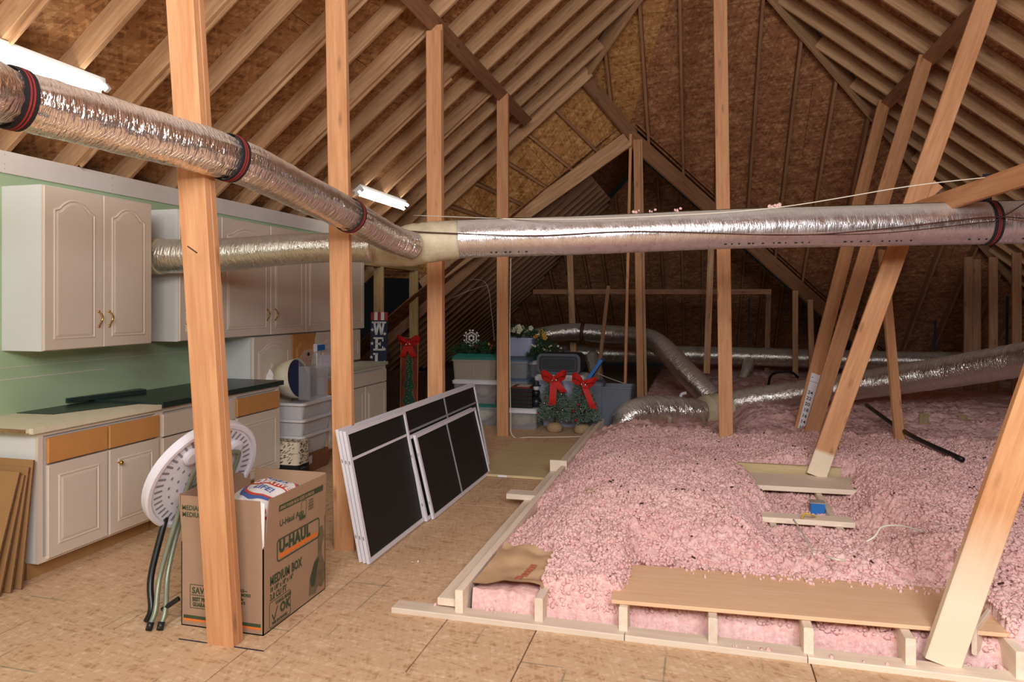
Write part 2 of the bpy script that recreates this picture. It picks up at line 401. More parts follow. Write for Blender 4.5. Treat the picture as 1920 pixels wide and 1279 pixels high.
# pink blown fibre
n = NT('pink_blown_fibreglass'); n.rough(1.0); n.b.inputs['Specular IOR Level'].default_value = .05
v = n.coords(rand=False); a = n.noise(v, 2.2, 4); b_ = n.noise(v, 55, 4, .75); vo = n.node('ShaderNodeTexVoronoi'); vo.inputs['Scale'].default_value = 34; n.l(v, vo.inputs['Vector'])
c = n.ramp(a, [(.3, srgb(222, 168, 164)), (.7, srgb(240, 196, 189))])
c = n.mix(n.ramp(vo.outputs['Distance'], [(.3, (0,0,0,1)), (.8, (.4,.4,.4,1))]), c, srgb(204, 130, 126))  # crevice shade between clumps put into the colour, cell edges darker red
c = n.mix(n.ramp(b_, [(.35, (0,0,0,1)), (.65, (.6,.6,.6,1))]), c, srgb(248, 224, 218))  # pale clump highlights put into the colour
c = n.mix(n.ramp(n.noise(v, 21, 4, .7), [(.62, (0,0,0,1)), (.72, (.5,.5,.5,1))]), c, srgb(150, 84, 80))
n.col(c); n.bump(n.math('ADD', b_, n.math('MULTIPLY', vo.outputs['Distance'], -.5)), .5, .010)
n.b.inputs['Subsurface Weight'].default_value = 0.0; M['pink'] = n.m
# ------------------------------------------------------------------ lumber
def lumber_mesh(L, w, h, c=.004, cut0=0.0, cut1=0.0):
    """board along local X, w along Y, h along Z, eased edges; cut0/cut1 shear the ends along Y"""
    sec = [(-w/2+c,-h/2),(w/2-c,-h/2),(w/2,-h/2+c),(w/2,h/2-c),(w/2-c,h/2),(-w/2+c,h/2),(-w/2,h/2-c),(-w/2,-h/2+c)]
    v = [(0+cut0*y/w, y, z) for y, z in sec]+[(L+cut1*y/w, y, z) for y, z in sec]
    f = [tuple(range(8))[::-1], tuple(range(8,16))]+[(i,(i+1)%8,8+(i+1)%8,8+i) for i in range(8)]
    me = bpy.data.meshes.new('board'); me.from_pydata(v, [], f); me.update(); return me
def beam(name, p0, p1, w, h, m, wd=(1,0,0), parent=None, cut0=0.0, cut1=0.0):
    p0 = Vector(p0); p1 = Vector(p1); a = (p1-p0); L = a.length; a.normalize(); wd = Vector(wd); wd = (wd-a*wd.dot(a)).normalized(); hd = a.cross(wd)
    mat = Matrix(((a.x,wd.x,hd.x,p0.x),(a.y,wd.y,hd.y,p0.y),(a.z,wd.z,hd.z,p0.z),(0,0,0,1)))
    return link(name, lumber_mesh(L, w, h, min(.004, w*.2, h*.2), cut0, cut1), m, parent, mat, world=parent is not None)

# ------------------------------------------------------------------ floor
floor = MB().box(-7.4, 7.4, -3.2, 18.2, -.06, -.022).build('floor', M['drywall_back']); tag(floor, kind='structure')
SH = {}
def floor_panel(x0, x1, y0, y1):
    g = .0034; me = MB().box(g, x1-x0-g, g, y1-y0-g, 0, .02).mesh('floor_panel')
    return link('floor_panel', me, M['osb_floor'], floor, Matrix.Translation((x0, y0, -.02)))
def grid_panels(xs, ys):
    for a, b in zip(xs, xs[1:]):
        for c, d in zip(ys, ys[1:]): floor_panel(a, b, c, d)
grid_panels([-4.2, -3.19, -1.97, -.75, .47, 1.69, 2.91], [-3.0, .33, 2.77])
grid_panels([-.75, .47, 1.69, 2.91], [2.77, 3.29])
grid_panels([-4.2, -2.71, -1.89, -1.20], [2.77, 5.2, 6.9])
floor_panel(-1.89+.69, -.75, 2.77, 3.29)
grid_panels([-4.2, -2.71, -1.89, -1.20], [6.9, 8.75])
grid_panels([-4.2, -2.71, -1.89, -.66], [8.75, 11.2])
MB().box(-2.34, -1.89, 2.766, 2.774, .0005, .0015).build('chalk_line', M['navy'], floor)
# front plate, left plate, joists
for i in range(4):
    xs = [-1.5, -.33, .46, 1.62, 2.9]
    beam('sill_plank', (xs[i], 3.33, .012), (xs[i+1]-.004, 3.33, .012), .1, .03, M['primed'], (0,1,0), floor)
beam('sill_plank', (-1.21, 3.34, .06), (-1.21, 6.2, .06), .13, .038, M['primed'], (1,0,0), floor)
beam('sill_plank', (-1.21, 6.21, .06), (-1.21, 8.7, .06), .13, .038, M['primed'], (1,0,0), floor)
beam('joist', (-1.15, 3.31, .07), (-1.15, 8.7, .07), .04, .14, M['primed'], (1,0,0), floor)
for k in range(1, 13):
    x = -1.15+.404*k
    ylim = 14.5 if x > -.6 else 8.7
    beam('joist', (x, 3.31+.006*(k%3), .07), (x, ylim, .07), .04, .14, M['primed'], (1,0,0), floor)

# ------------------------------------------------------------------ roof: slopes, sheathing panels, rafters
PITCH = .82; RZ = 5.93; HY = 8.1
CA = math.cos(math.atan(PITCH)); RD = .15      # rafter depth
ceiling = empty('ceiling', (0, 0, 0)); tag(ceiling, kind='structure')
def clip(poly, cl):
    def side(a, b, p): return (b[0]-a[0])*(p[1]-a[1])-(b[1]-a[1])*(p[0]-a[0])
    area = sum(cl[i][0]*cl[(i+1)%len(cl)][1]-cl[(i+1)%len(cl)][0]*cl[i][1] for i in range(len(cl)))
    if area < 0: cl = cl[::-1]
    out = list(poly)
    for i in range(len(cl)):
        a, b = cl[i], cl[(i+1)%len(cl)]; inp = out; out = []
        for j in range(len(inp)):
            p, q = inp[j], inp[(j+1)%len(inp)]; sp, sq = side(a,b,p), side(a,b,q)
            if sp >= 0: out.append(p)
            if (sp >= 0) != (sq >= 0):
                t = sp/(sp-sq); out.append((p[0]+(q[0]-p[0])*t, p[1]+(q[1]-p[1])*t))
        if not out: return []
    return out
def sheathe(org, u, v, poly3, mat, pu=2.44, pv=1.22, off=RD, stagger=True):
    """OSB sheets over a planar polygon; u,v unit vectors in the plane, normal n = u x v must point out of the room"""
    org = Vector(org); u = Vector(u).normalized(); v = Vector(v).normalized(); nrm = u.cross(v).normalized()
    if nrm.z < 0: u = -u; nrm = -nrm
    P2 = [((Vector(p)-org).dot(u), (Vector(p)-org).dot(v)) for p in poly3]
    u0 = min(p[0] for p in P2); u1 = max(p[0] for p in P2); v0 = min(p[1] for p in P2); v1 = max(p[1] for p in P2)
    j = 0; vv = v0
    while vv < v1:
        uu = u0-(pu/2 if (stagger and j%2) else 0)
        while uu < u1:
            g = .0025; c = clip([(uu+g,vv+g),(uu+pu-g,vv+g),(uu+pu-g,vv+pv-g),(uu+g,vv+pv-g)], P2)
            if len(c) >= 3:
                base = org+u*uu+v*vv+nrm*off
                pts = [(a-uu, b-vv, 0) for a, b in c]
                me = MB().prism(pts, (0,0,.012)).mesh('sheathing_panel')
                mt = Matrix(((u.x,v.x,nrm.x,base.x),(u.y,v.y,nrm.y,base.y),(u.z,v.z,nrm.z,base.z),(0,0,0,1)))
                link('sheathing_panel', me, mat, ceiling, mt, world=True)
            uu += pu
        vv += pv; j += 1
def slope_vec(x, y): return Vector((x, y, PITCH*math.hypot(x, y))).normalized()
def rafter(p0, p1, nrm, m=None, w=.04, h=RD, name='rafter'):
    """p0,p1 on the plane of the undersides; board rises along nrm"""
    n_ = Vector(nrm).normalized(); o = n_*(h/2)
    a = (Vector(p1)-Vector(p0)).normalized(); wd = a.cross(n_)
    return beam(name, Vector(p0)+o, Vector(p1)+o, w, h, m or M['rafter'], wd, ceiling)
zl = lambda x: RZ+PITCH*x
NL = Vector((-PITCH, 0, 1)).normalized(); NR = Vector((PITCH, 0, 1)).normalized(); NH = Vector((0, PITCH, 1)).normalized()
XE = -7.2
# left slope: y from -3 to 9.6
sheathe((0,0,RZ), (0,-1,0), (-1,0,-PITCH), [(0,-3,RZ),(0,HY,RZ),(-1.5,9.6,zl(-1.5)),(XE,9.6,zl(XE)),(XE,-3,zl(XE))], M['osb_left'])
k = 0; y = -2.9
while y < 9.6:
    xt = -.03 if y < HY else -(y-HY)
    xb = -6.9 if y > 6.8 else -4.75
    rafter((xb, y, zl(xb)), (xt, y, zl(xt)), NL)
    if k % 2 == 0 and y < HY:      # sistered furring strip along the underside
        x0 = -4.2+.5*random.random(); x1 = x0+1.2+1.1*random.random()
        rafter((x0, y+.026, zl(x0)-.03), (x1, y+.026, zl(x1)-.03), NL, w=.018, h=.05, name='furring_strip')
    y += .488; k += 1
# right slope
zr = lambda x: RZ-PITCH*x
sheathe((0,0,RZ), (0,1,0), (1,0,-PITCH), [(0,-3,RZ),(0,HY,RZ),(7.2,HY+7.2,zr(7.2)),(7.2,-3,zr(7.2))], M['osb_roof'])
y = -2.7
while y < 14.6:
    xt = .03 if y < HY else (y-HY)
    if xt < 6.6: rafter((6.95, y, zr(6.95)), (xt, y, zr(xt)), NR)
    y += .488
# ridge and hips
beam('ridge_board', (0, -3, RZ+.13), (0, HY+.05, RZ+.13), .045, .26, M['rafter'], (1,0,0), ceiling)
PP = Vector((-1.5, 9.6, zl(-1.5))); QQ = Vector((-.97, 10.3, 4.05))
hipdir = lambda a, b: (Vector(b)-Vector(a)).normalized()
beam('hip_rafter', (0, HY, RZ+.06), PP+Vector((0,0,.06)), .045, .24, M['rafter'], (1,1,0), ceiling)
beam('hip_rafter', (0, HY, RZ+.06), (7.1, HY+7.1, zr(7.1)+.06), .045, .24, M['rafter'], (1,-1,0), ceiling)
# far hip slope with the valley opening
zh = lambda yy: RZ-PITCH*(yy-HY)
VE = Vector((3.97, 15.24, 0.0))
sheathe((0,HY,RZ), (-1,0,0), (0,1,-PITCH), [(0,HY,RZ),(7.2,15.3,0),(VE.x,VE.y,0),tuple(QQ)], M['osb_roof'])
sheathe((0,HY,RZ), (-1,0,0), (0,1,-PITCH), [(0,HY,RZ),tuple(QQ),tuple(PP)], M['osb_roof2'])
x = -1.2
while x < 6.6:
    y0 = HY+abs(x)
    y1 = 15.1 if x > VE.x else QQ.y+max(0, (x-QQ.x))
    if x < QQ.x: y1 = 9.6+(x-PP.x)/(QQ.x-PP.x)*.7
    if y1-y0 > .15: rafter((x, y1, zh(y1)), (x, y0, zh(y0)), NH, m=M['rafter_dim'])
    x += .488
# piece between the last common rafter and the heavy beam, valley beams
PE = Vector((-4.9, 9.6, zl(-4.9))); QE = Vector((-4.1, 10.15, 1.95))
pn = (QQ-PP).cross(PE-PP).normalized();  pn = pn if pn.z > 0 else -pn
uu = (PE-PP).normalized(); vv = pn.cross(uu)
sheathe(PP, uu, vv, [PP, QQ, QE, PE], M['osb_roof2'], 1.22, 2.44, off=.11, stagger=False)
for k in range(9):
    t = .02+k*.118
    a = PP.lerp(PE, t); b = QQ.lerp(QE, t); rafter(b, a, pn, m=M['rafter_dim'], h=.11)
beam('rafter', PP+Vector((.05,-.05,.04)), PE+Vector((.05,-.05,.04)), .045, .2, M['rafter'], (0,1,0), ceiling)
beam('valley_beam', PP+Vector((0,0,-.05)), QQ+Vector((.05,.06,-.05)), .05, .2, M['rafter_dim'], (1,-1,0), ceiling)
beam('heavy_beam', QQ+Vector((-.02,-.05,-.12)), QE+Vector((0,-.05,-.12)), .06, .22, M['rafter'], (0,1,0), ceiling)
beam('valley_beam', QQ+Vector((0,0,-.06)), Vector((3.9,15.17,0.02)), .05, .24, M['rafter_dim'], (1,-1,0), ceiling)
# lower wing beyond the valley
RE = Vector((QQ.x, 13.0, 4.05)); wy = 17.9
zw = lambda x: 4.05-PITCH*abs(x-QQ.x)
sheathe(QQ, (0,-1,0), (-1,0,-PITCH), [QQ, RE, (-5.9,17.93,0), (-5.9,9.7,0), (-4.1,9.7,zw(-4.1))], M['osb_roof'])
sheathe(QQ, (0,1,0), (1,0,-PITCH), [QQ, RE, (3.96,17.93,0), VE], M['osb_roof'])
sheathe(RE, (-1,0,0), (0,1,-PITCH), [RE, (-5.9,17.93,0), (3.96,17.93,0)], M['osb_roof'])
y = 10.45
while y < 17:
    xr = QQ.x-.04 if y < 13 else QQ.x-(y-13)
    if y > 10.6 or True: rafter((-5.7, y, zw(-5.7)), (min(xr, -1.6-.9*max(0, 11.0-y)*3), y, zw(min(xr, -1.6-.9*max(0, 11.0-y)*3))), NL, m=M['rafter_dim'])
    y += .406
x = -5.2
while x < 3.6:
    y0 = 13.0+abs(x-QQ.x); rafter((x, 17.6, 4.05-PITCH*4.6), (x, y0, 4.05-PITCH*(y0-13)), NH, m=M['rafter_dim']); x += .406
beam('ridge_board', QQ+Vector((0,.1,0)), RE, .045, .2, M['rafter_dim'], (1,0,0), ceiling)
# purlins under the common rafters
beam('purlin', (-2.24, -2.9, 4.02), (-2.24, 4.9, 4.02), .04, .14, M['rafter_dim'], NL, ceiling)
beam('purlin', (-2.24, 4.905, 4.02), (-2.24, 9.25, 4.02), .04, .14, M['rafter_dim'], NL, ceiling)
beam('purlin', (2.24, -2.9, 4.02), (2.24, 6.2, 4.02), .04, .14, M['rafter_dim'], NR, ceiling)
beam('purlin', (2.24, 6.205, 4.02), (2.24, 10.2, 4.02), .04, .14, M['rafter_dim'], NR, ceiling)

# ------------------------------------------------------------------ walls
WX = -4.18; WY1 = 7.68
wl = MB().box(WX-.013, WX, -3.0, WY1, 0, 2.5).build('wall_left', M['green']); tag(wl, kind='structure')
for z0, z1, ya, yb in ((2.375, 2.512, -3.0, .93), (2.375, 2.512, .934, 3.36), (2.375, 2.512, 3.364, WY1)):
    MB().box(WX, WX+.013, ya, yb, z0, z1).build('trim_strip', M['white_board'], wl)
scr = MB()
for yy in (3.3, 3.42, 4.25, 5.1, 5.9):
    for zz in (2.40, 2.43, 2.49): scr.ball((WX+.0135, yy, zz), .004, 6, 4)
scr.build('screw_heads', M['galv'], wl)
MB().box(WX, WX+.002, 2.4, 5.5, 1.16, 1.163).box(WX, WX+.002, 2.4, 4.2, 1.085, 1.09).build('taped_seam', M['white_board'], wl)
for i in range(9):
    yy = 6.2+.6*i*1.0
for yy in (8.74, 9.95):
    beam('wall_stud', (WX, yy, 0), (WX, yy, 2.06), .14, .04, M['stud'], (1,0,0), wl)
beam('wall_plate', (WX, 7.75, 2.1), (WX, 10.9, 2.1), .09, .085, M['stud'], (1,0,0), wl)
beam('wall_plate', (WX+.05, 10.3, 2.14), (WX+.05, 11.1, 2.14), .02, .15, M['stud'], (1,0,0), wl)
wb = MB().prism([(-7.3,-3.05,0),(7.3,-3.05,0),(0,-3.05,6.2)], (0,-.02,0)).build('wall_back', M['osb_roof']); tag(wb, kind='structure')

# ------------------------------------------------------------------ posts and braces (things of their own)
def post(label, p0, p1, w, d, m=None, wd=(1,0,0), name='support_post', group=None, cut1=0.0):
    o = beam(name, p0, p1, w, d, m or M['post'], wd, cut1=cut1); tag(o, label, 'post', group); return o
def post2(label, p0, p1, w, d, wd=(1,0,0)):
    """two boards nailed together side by side in depth"""
    r = thing('support_post', label, 'post', p0); p0 = Vector(p0); p1 = Vector(p1)
    a = (p1-p0).normalized(); wdv = Vector(wd); wdv = (wdv-a*wdv.dot(a)).normalized(); hd = a.cross(wdv)
    for s_ in (-1, 1): beam('post_board', p0+hd*(s_*d/4), p1+hd*(s_*d/4)+a*(.03*s_), w, d/2-.001, M['post'], wd, r)
    return r
pA = post2('nearest thick fir post standing in front of the open moving box', (-2.11, 2.80, 0), (-2.21, 2.55, 4.05), .14, .078)
MB().tube([at(352, 462, 3.06), at(369, 474, 2.98)], .003, 6).build('nail', M['black_metal'], pA, world=True)
post('straight fir post behind the near end of the window screens', (-2.17, 4.05, 0), (-2.24, 4.05, 4.0), .14, .042)
post2('doubled fir post rising behind the middle of the window screens', (-2.22, 5.80, 0), (-2.24, 5.80, 3.98), .14, .076)
post('fir post beside the stacked holiday bins', (-2.24, 8.03, 0), (-2.24, 8.03, 4.05), .14, .05)
post('tall fir post rising out of the insulation in the middle of the attic', (.27, 7.42, 0), (.20, 7.6, 5.95), .135, .04)
post('leaning brace carrying the white insulation depth card', (.95, 7.75, 0), (2.22, 9.6, 4.06), .14, .04, wd=(1,.2,0))
post('leaning brace just right of the one with the depth card', (1.0, 7.5, 0), (2.22, 7.94, 4.06), .14, .04)
post('large leaning brace with white primed foot on a board', (.91, 6.08, .182), (2.24, 6.4, 4.05), .15, .045, M['post_primed_far'])
post('nearest leaning brace with oversprayed foot at the front plate', (1.0, 3.37, .03), (2.24, 3.45, 4.05), .14, .045, M['post_primed_near'])
post('short backward leaning prop behind the large brace', at(1688, 843, 6.62), at(1655, 470, 7.3), .09, .04, M['post'], wd=(1,.3,0))
post('slim double prop under the far valley peak, left board', at(1172, 745, 10.6), at(1183, 252, 10.2), .04, .09)
post('wider board of the pair under the far valley peak', at(1201, 757, 10.5), at(1194, 262, 10.2), .1, .04)
post('narrow board nailed beside the pair under the far peak', at(1211, 742, 10.55), at(1202, 262, 10.25), .04, .04, M['rafter'])
post('far prop left of the peak, behind the raised duct', at(1077, 705, 12.6), at(1067, 440, 12.6), .11, .04, M['rafter'])
post('far prop right of the peak, close to the middle post', at(1325, 700, 11.3), at(1334, 440, 11.3), .1, .04, M['rafter'])
post('far prop standing under the end of the horizontal rail', at(1437, 712, 12.9), at(1441, 548, 12.9), .09, .04, M['rafter_dim'])
post('thin far prop between the rail and the leaning braces', at(1491, 706, 12.0), at(1491, 545, 12.0), .09, .04, M['rafter'])
post('shorter thin far prop touching the leaning braces', at(1522, 690, 12.0), at(1519, 562, 12.0), .09, .04, M['rafter'])
post('crooked thin stick standing left of the valley peak props', at(1118, 740, 11.6), at(1141, 536, 11.6), .06, .04, M['rafter_dim'])
for i, (px, yt, tt, lab) in enumerate(((1815, 482, 10.2, 'leftmost of the far props below the right roof edge'), (1831, 486, 10.4, 'second of the far props below the right roof edge'),
        (1862, 482, 9.8, 'third of the far props below the right roof edge'), (1906, 474, 9.4, 'far prop nearest the right picture edge'))):
    b_ = at(px, 690, tt); b_.z = .05; post(lab, b_, at(px, yt, tt), .11, .04, M['rafter_dim'])
rl = beam('rail', at_y(1000, 547, 12.75), at_y(1446, 547, 12.75), .09, .04, M['rafter_dim'], (0,0,1)); tag(rl, 'long horizontal rail across the far slope', 'rail')
bc = beam('brace_board', at(1700, 402, 5.35), at(1700, 402, 5.35)+(at(1930, 325, 4.1)-at(1700, 402, 5.35))*2.1, .13, .04, M['post'], (0,0,1)); tag(bc, 'sloping board above the right end of the long duct', 'board')
bc = beam('brace_block', at(1690, 410, 5.75), at(1760, 345, 5.6), .09, .04, M['post'], (0,0,1)); tag(bc, 'short offcut nailed to the large leaning brace', 'board')
# ------------------------------------------------------------------ pink insulation (uncountable fibre)
n1, n2, n3, n4 = VNoise(1), VNoise(2), VNoise(3), VNoise(4)
def sst(a, b, x): t = np.clip((x-a)/(b-a), 0, 1); return t*t*(3-2*t)
def ins_h(x, y):
    big = n1(x*.9+9, y*.9+3); mid = n2(x*2.6+5, y*2.6); sm = n3(x*7, y*7)
    h = .185+.085*big+.065*mid+.04*sm-.05*sst(5.6, 7.0, y)*(1-sst(.2, .9, x))
    h = h+.06*np.exp(-((x+.3)**2/.4+(y-4.8)**2/1.0))
    wob = (n4(y*3.1, x*0+2)-.5)*.16
    left = np.where(y < 8.55, -1.16+.0*x, -.58)                      # edge of the boarded floor
    left = np.where((y > 5.0) & (y <= 8.55), -1.2, left)
    e = sst(-.02, .55, x-left-wob*.6); h = .09*sst(-.03,.05,x-left-wob*.6)+(h-.09)*e
    bay0 = (x < -.765); b0 = sst(3.68, 3.98, y+wob*.5); h = np.where(bay0, h*b0, h)
    bay1 = (x >= -.765) & (x < -.36); f1 = sst(3.37, 3.47, y+wob*.25); hb1 = (np.maximum(h, .2)*(.72+.28*sst(3.42,3.95,y))*f1)
    plank = (x >= -.765) & (x < 1.27); wb1 = sst(-.42, -.30, x+wob*.2)*np.ones_like(h); fp = .085+.03*sm; hp = np.where(y < 3.86, fp*sst(3.42, 3.5, y), fp+(h-fp)*sst(3.80, 4.25, y+wob*.4)); h = np.where(plank, hp*wb1+hb1*(1-wb1), h)
    rest = x >= 1.27; h = np.where(rest, (.08+.5*h)*sst(3.36, 3.46, y)*(1-sst(3.5,4.2,y))+h*sst(3.5, 4.2, y), h)
    bk = sst(8.0, 8.45, y)*(1-sst(9.6, 10.0, y))*(1-sst(.25, .6, x)); h = h*(1-bk)+bk*np.minimum(h, .05)
    hole = sst(.30, .52, x+wob*.8)*(1-sst(1.02, 1.30, x-wob))*sst(4.62, 4.82, y+wob)*(1-sst(6.15, 6.34, y+wob*.4))
    low = sst(.15, .40, x+wob)*(1-sst(1.05, 1.35, x-wob))*sst(3.95, 4.25, y)*(1-sst(4.7, 4.9, y)); h = h*(1-low)+low*np.minimum(h, .165+.02*sm)
    return h*(1-hole)+hole*np.minimum(h, .085+.02*sm)
def lumps(x, y, k):
    wx = x+(n1(x*9, y*9)-.5)*.025; wy = y+(n2(x*9+3, y*9)-.5)*.025; x = wx; y = wy
    d1, h1 = cells(x*19, y*19, 21); d2, h2 = cells(x*41+.3, y*41, 22); d3, h3 = cells(x*70, y*70, 23)
    return k*(
        .024*np.exp(-2.4*d1**2)*(.3+1.1*h1)+.020*np.exp(-2.6*d2**2)*(.2+1.2*h2)+.010*(1-np.clip(d3,0,1)**2)*h3-.026)
def ins_field(name, xs, ys, keep, k=1.0, sink=-.02):
    X, Y = np.meshgrid(xs, ys, indexing='ij'); H = ins_h(X, Y); L = lumps(X, Y, k)
    Z = H+L*np.clip(H/.07, 0, 1); Z = np.where(H < .03, sink, Z)
    J = .006*k
    Xj = X+(n2(X*60, Y*60)-.5)*J*2; Yj = Y+(n3(X*60, Y*60+7)-.5)*J*2
    nx, ny = X.shape; co = np.stack([Xj, Yj, Z], -1).reshape(-1, 3)
    a = np.arange(nx*ny).reshape(nx, ny); q = np.stack([a[:-1,:-1], a[1:,:-1], a[1:,1:], a[:-1,1:]], -1).reshape(-1, 4)
    zc = Z.reshape(-1)[q].max(1); cx = X.reshape(-1)[q].mean(1); cy = Y.reshape(-1)[q].mean(1)
    q = q[(zc > .0) & keep(cx, cy)]
    me = bpy.data.meshes.new(name); me.vertices.add(len(co)); me.vertices.foreach_set('co', co.ravel())
    me.loops.add(q.size); me.loops.foreach_set('vertex_index', q.ravel().astype(np.int32))
    me.polygons.add(len(q)); me.polygons.foreach_set('loop_start', np.arange(0, q.size, 4, dtype=np.int32))
    me.update(calc_edges=True); me.validate(); me.shade_smooth()
    return me
ins = link('insulation', ins_field('insulation', np.arange(-1.24, 3.1, .0088), np.arange(3.36, 7.6, .0088), lambda x, y: x > -9), M['pink'])
tag(ins, 'pink blown fibreglass insulation heaped over the joists', 'insulation', kind='stuff')
o = link('insulation', ins_field('insulation_far', np.concatenate([np.arange(-1.24, 3.1, .03), np.arange(3.1, 7.2, .07)]), np.concatenate([np.arange(7.585, 10, .03), np.arange(10, 17.6, .07)]), lambda x, y: (y < 15.2) | (x < 4), 1.3), M['pink'], ins); tag(o, kind='stuff')
o = link('insulation', ins_field('insulation_side', np.arange(3.09, 7.2, .05), np.arange(3.3, 7.62, .05), lambda x, y: x > 0, 1.2), M['pink'], ins); tag(o, kind='stuff')
# loose tufts sitting on the surface and spilled on boards and floor
ico = bmesh.new(); bmesh.ops.create_icosphere(ico, subdivisions=1, radius=1.0); ico.verts.ensure_lookup_table()
IV = np.array([v.co[:] for v in ico.verts]); IF = np.array([[v.index for v in f.verts] for f in ico.faces]); ico.free()
def tufts(name, pts, rad):
    N = len(pts); V = IV[None]*(.55+.75*RNG.random((N, len(IV), 1))); V = V*(rad[:, None, None])*(.7+.6*RNG.random((N,1,3))); V = V+pts[:, None, :]
    F = IF[None]+(np.arange(N)*len(IV))[:, None, None]
    me = bpy.data.meshes.new(name); me.from_pydata(V.reshape(-1,3).tolist(), [], F.reshape(-1,3).tolist()); me.shade_smooth(); me.update(); return me
tx = RNG.uniform(-1.2, 3.0, 42000); ty = 3.38+(RNG.random(42000)**1.5)*4.1
hh = ins_h(tx, ty); ok = hh > .06; tp = np.stack([tx, ty, hh+.004], 1)[ok]
o = link('insulation_tufts', tufts('tufts', tp, RNG.uniform(.004, .0155, len(tp))), M['pink'], ins); tag(o, kind='stuff')
sp = [(RNG.uniform(-.3, 1.2), RNG.uniform(3.6, 3.86)**1, .163) for _ in range(150)]
sp = [(x, 3.87-abs(RNG.normal(0, .045)), .166) for x, _, _ in sp]+[(RNG.uniform(.95, 1.25), 3.36+.05*RNG.random(), .02) for _ in range(20)]
sp += [(RNG.uniform(-1.28, -1.2), RNG.uniform(4.3, 5.6), .01) for _ in range(70)]+[(RNG.uniform(-1.3,-.8), 3.35+.03*RNG.random(), .03) for _ in range(14)]
sp += [(-1.66, 3.93, .012), (-1.63, 3.95, .01)]+[(RNG.uniform(.1, .8), 3.3, .03) for _ in range(8)]
sp = np.array(sp); o = link('insulation_tufts', tufts('spill', sp, RNG.uniform(.004, .014, len(sp))), M['pink'], ins); tag(o, kind='stuff')
dx = RNG.uniform(-.9, 2.6, 90); dy = RNG.uniform(3.6, 7.2, 90); dh = ins_h(dx, dy); mbd = MB()
for x_, y_, h_ in zip(dx, dy, dh):
    if h_ > .1: a_ = random.uniform(0, 6.3); l_ = random.uniform(.008, .028); mbd.bar((x_, y_, h_+.014), (x_+l_*math.cos(a_), y_+l_*math.sin(a_), h_+.02), .009, .004, (0,0,1))
o = mbd.build('debris', M['dim_wood'], ins); tag(o, kind='stuff')
lf = MB().ball((0,0,0), .05, 10, 5, (1,.55,.25)).build('dry_leaf', M['kraft'], None, matrix=Matrix.Translation(at_z(1117, 926, .30)) @ Matrix.Rotation(.6, 4, 'Y')); tag(lf, 'brown dry leaf clump on top of the insulation heap', 'leaf')
# bits stuck on the long duct
# ------------------------------------------------------------------ boards over the joists
pk = beam('plywood_plank', (-.41, 3.575, .152), (1.27, 3.665, .152), .48, .019, M['plyboard'], (0,1,0)); tag(pk, 'wide plywood plank laid across the joists in front', 'plank')
b1 = beam('bearing_board', (.12, 5.86, .162), (1.22, 5.90, .162), .42, .038, M['primed'], (0,1,0)); tag(b1, 'pale wide board under the foot of the large brace', 'board')
b2 = beam('bearing_board', (.05, 6.13, .20), (1.1, 6.15, .20), .04, .09, M['plygreen'], (0,1,0)); tag(b2, 'dark edge board behind the foot of the large brace', 'board')
b3 = beam('bearing_board', (.40, 4.93, .15), (.96, 4.95, .15), .13, .035, M['primed'], (0,1,0)); tag(b3, 'small pale board in the hollow of the insulation', 'board')
b4 = beam('bearing_board', at_z(1280+1640/3, 852+1050/3, .12), at_z(1280+1640/3, 852+1050/3, .12)+Vector((.25,.42,.0)), .02, .12, M['primed'], (1,0,0)); tag(b4, 'pale board end leaning behind the nearest brace', 'board')
b5 = beam('cross_board', (-1.41, 5.22, .10), (-.9, 5.22, .10), .14, .04, M['primed'], (0,1,0)); tag(b5, 'pale board end poking over the floor beside the insulation', 'board')
b6 = beam('cross_board', (-1.27, 6.12, .13), (-1.12, 6.12, .13), .04, .10, M['primed'], (0,1,0)); tag(b6, 'pale upright block at the insulation edge by the plywood sheet', 'board')
b7 = beam('cross_board', at_z(1735, 838, .2), at_z(1838, 838, .2), .09, .04, M['plygreen'], (0,0,1)); tag(b7, 'far pale board lying on the dark insulation', 'board')
b8 = beam('cross_board', at_z(1730, 826, .15), at_z(1733, 800, .15)+Vector((0,0,.14)), .09, .03, M['plygreen'], (1,0,0)); tag(b8, 'pale block standing in the far insulation', 'board')
b9 = beam('cross_board', at_z(1808, 826, .15), at_z(1806, 803, .15)+Vector((0,0,.14)), .09, .03, M['plygreen'], (1,0,0)); tag(b9, 'second pale block standing in the far insulation, further right', 'board')
ps = thing('plywood_sheet', 'weathered plywood sheet lying on the floor beyond the screens', 'plywood', (-1.58, 6.85, 0))
beam('sheet', (-2.0, 6.85, .016), (-1.16, 6.85, .016), 1.55, .024, M['plygreen'], (0,1,0), ps)
MB().box(-1.74, -1.66, 6.071, 6.074, .008, .026).build('paper_label', M['ruler'], ps, world=True)
# kraft faced batt in the first bay
bt = thing('insulation_batt', 'pink batt with torn brown kraft facing in the first joist bay', 'insulation', (-.95, 3.7, 0))
xs = np.linspace(-1.11, -.77, 30); ys = np.linspace(3.375, 3.95, 50); X, Y = np.meshgrid(xs, ys, indexing='ij')
Z = .085*sst(3.37, 3.40, Y)+.03*n1(X*6, Y*6)+.02*n2(X*30, Y*12)
Z[:, 0] = -.02
mb = MB(); nx, ny = X.shape; mb.v = [tuple(p) for p in np.stack([X, Y+.02*n3(X*20, Y*20), Z], -1).reshape(-1, 3)]
mb.f = [(i*ny+j, (i+1)*ny+j, (i+1)*ny+j+1, i*ny+j+1) for i in range(nx-1) for j in range(ny-1)]; mb.build('batt', M['pink'], bt, world=True, smooth=True)
kx = np.linspace(0, 1, 26); ky = np.linspace(0, 1, 34); KX, KY = np.meshgrid(kx, ky, indexing='ij')
front = .05*np.abs(KX-.55)*2+.03*n1(KX*5, KX*0)
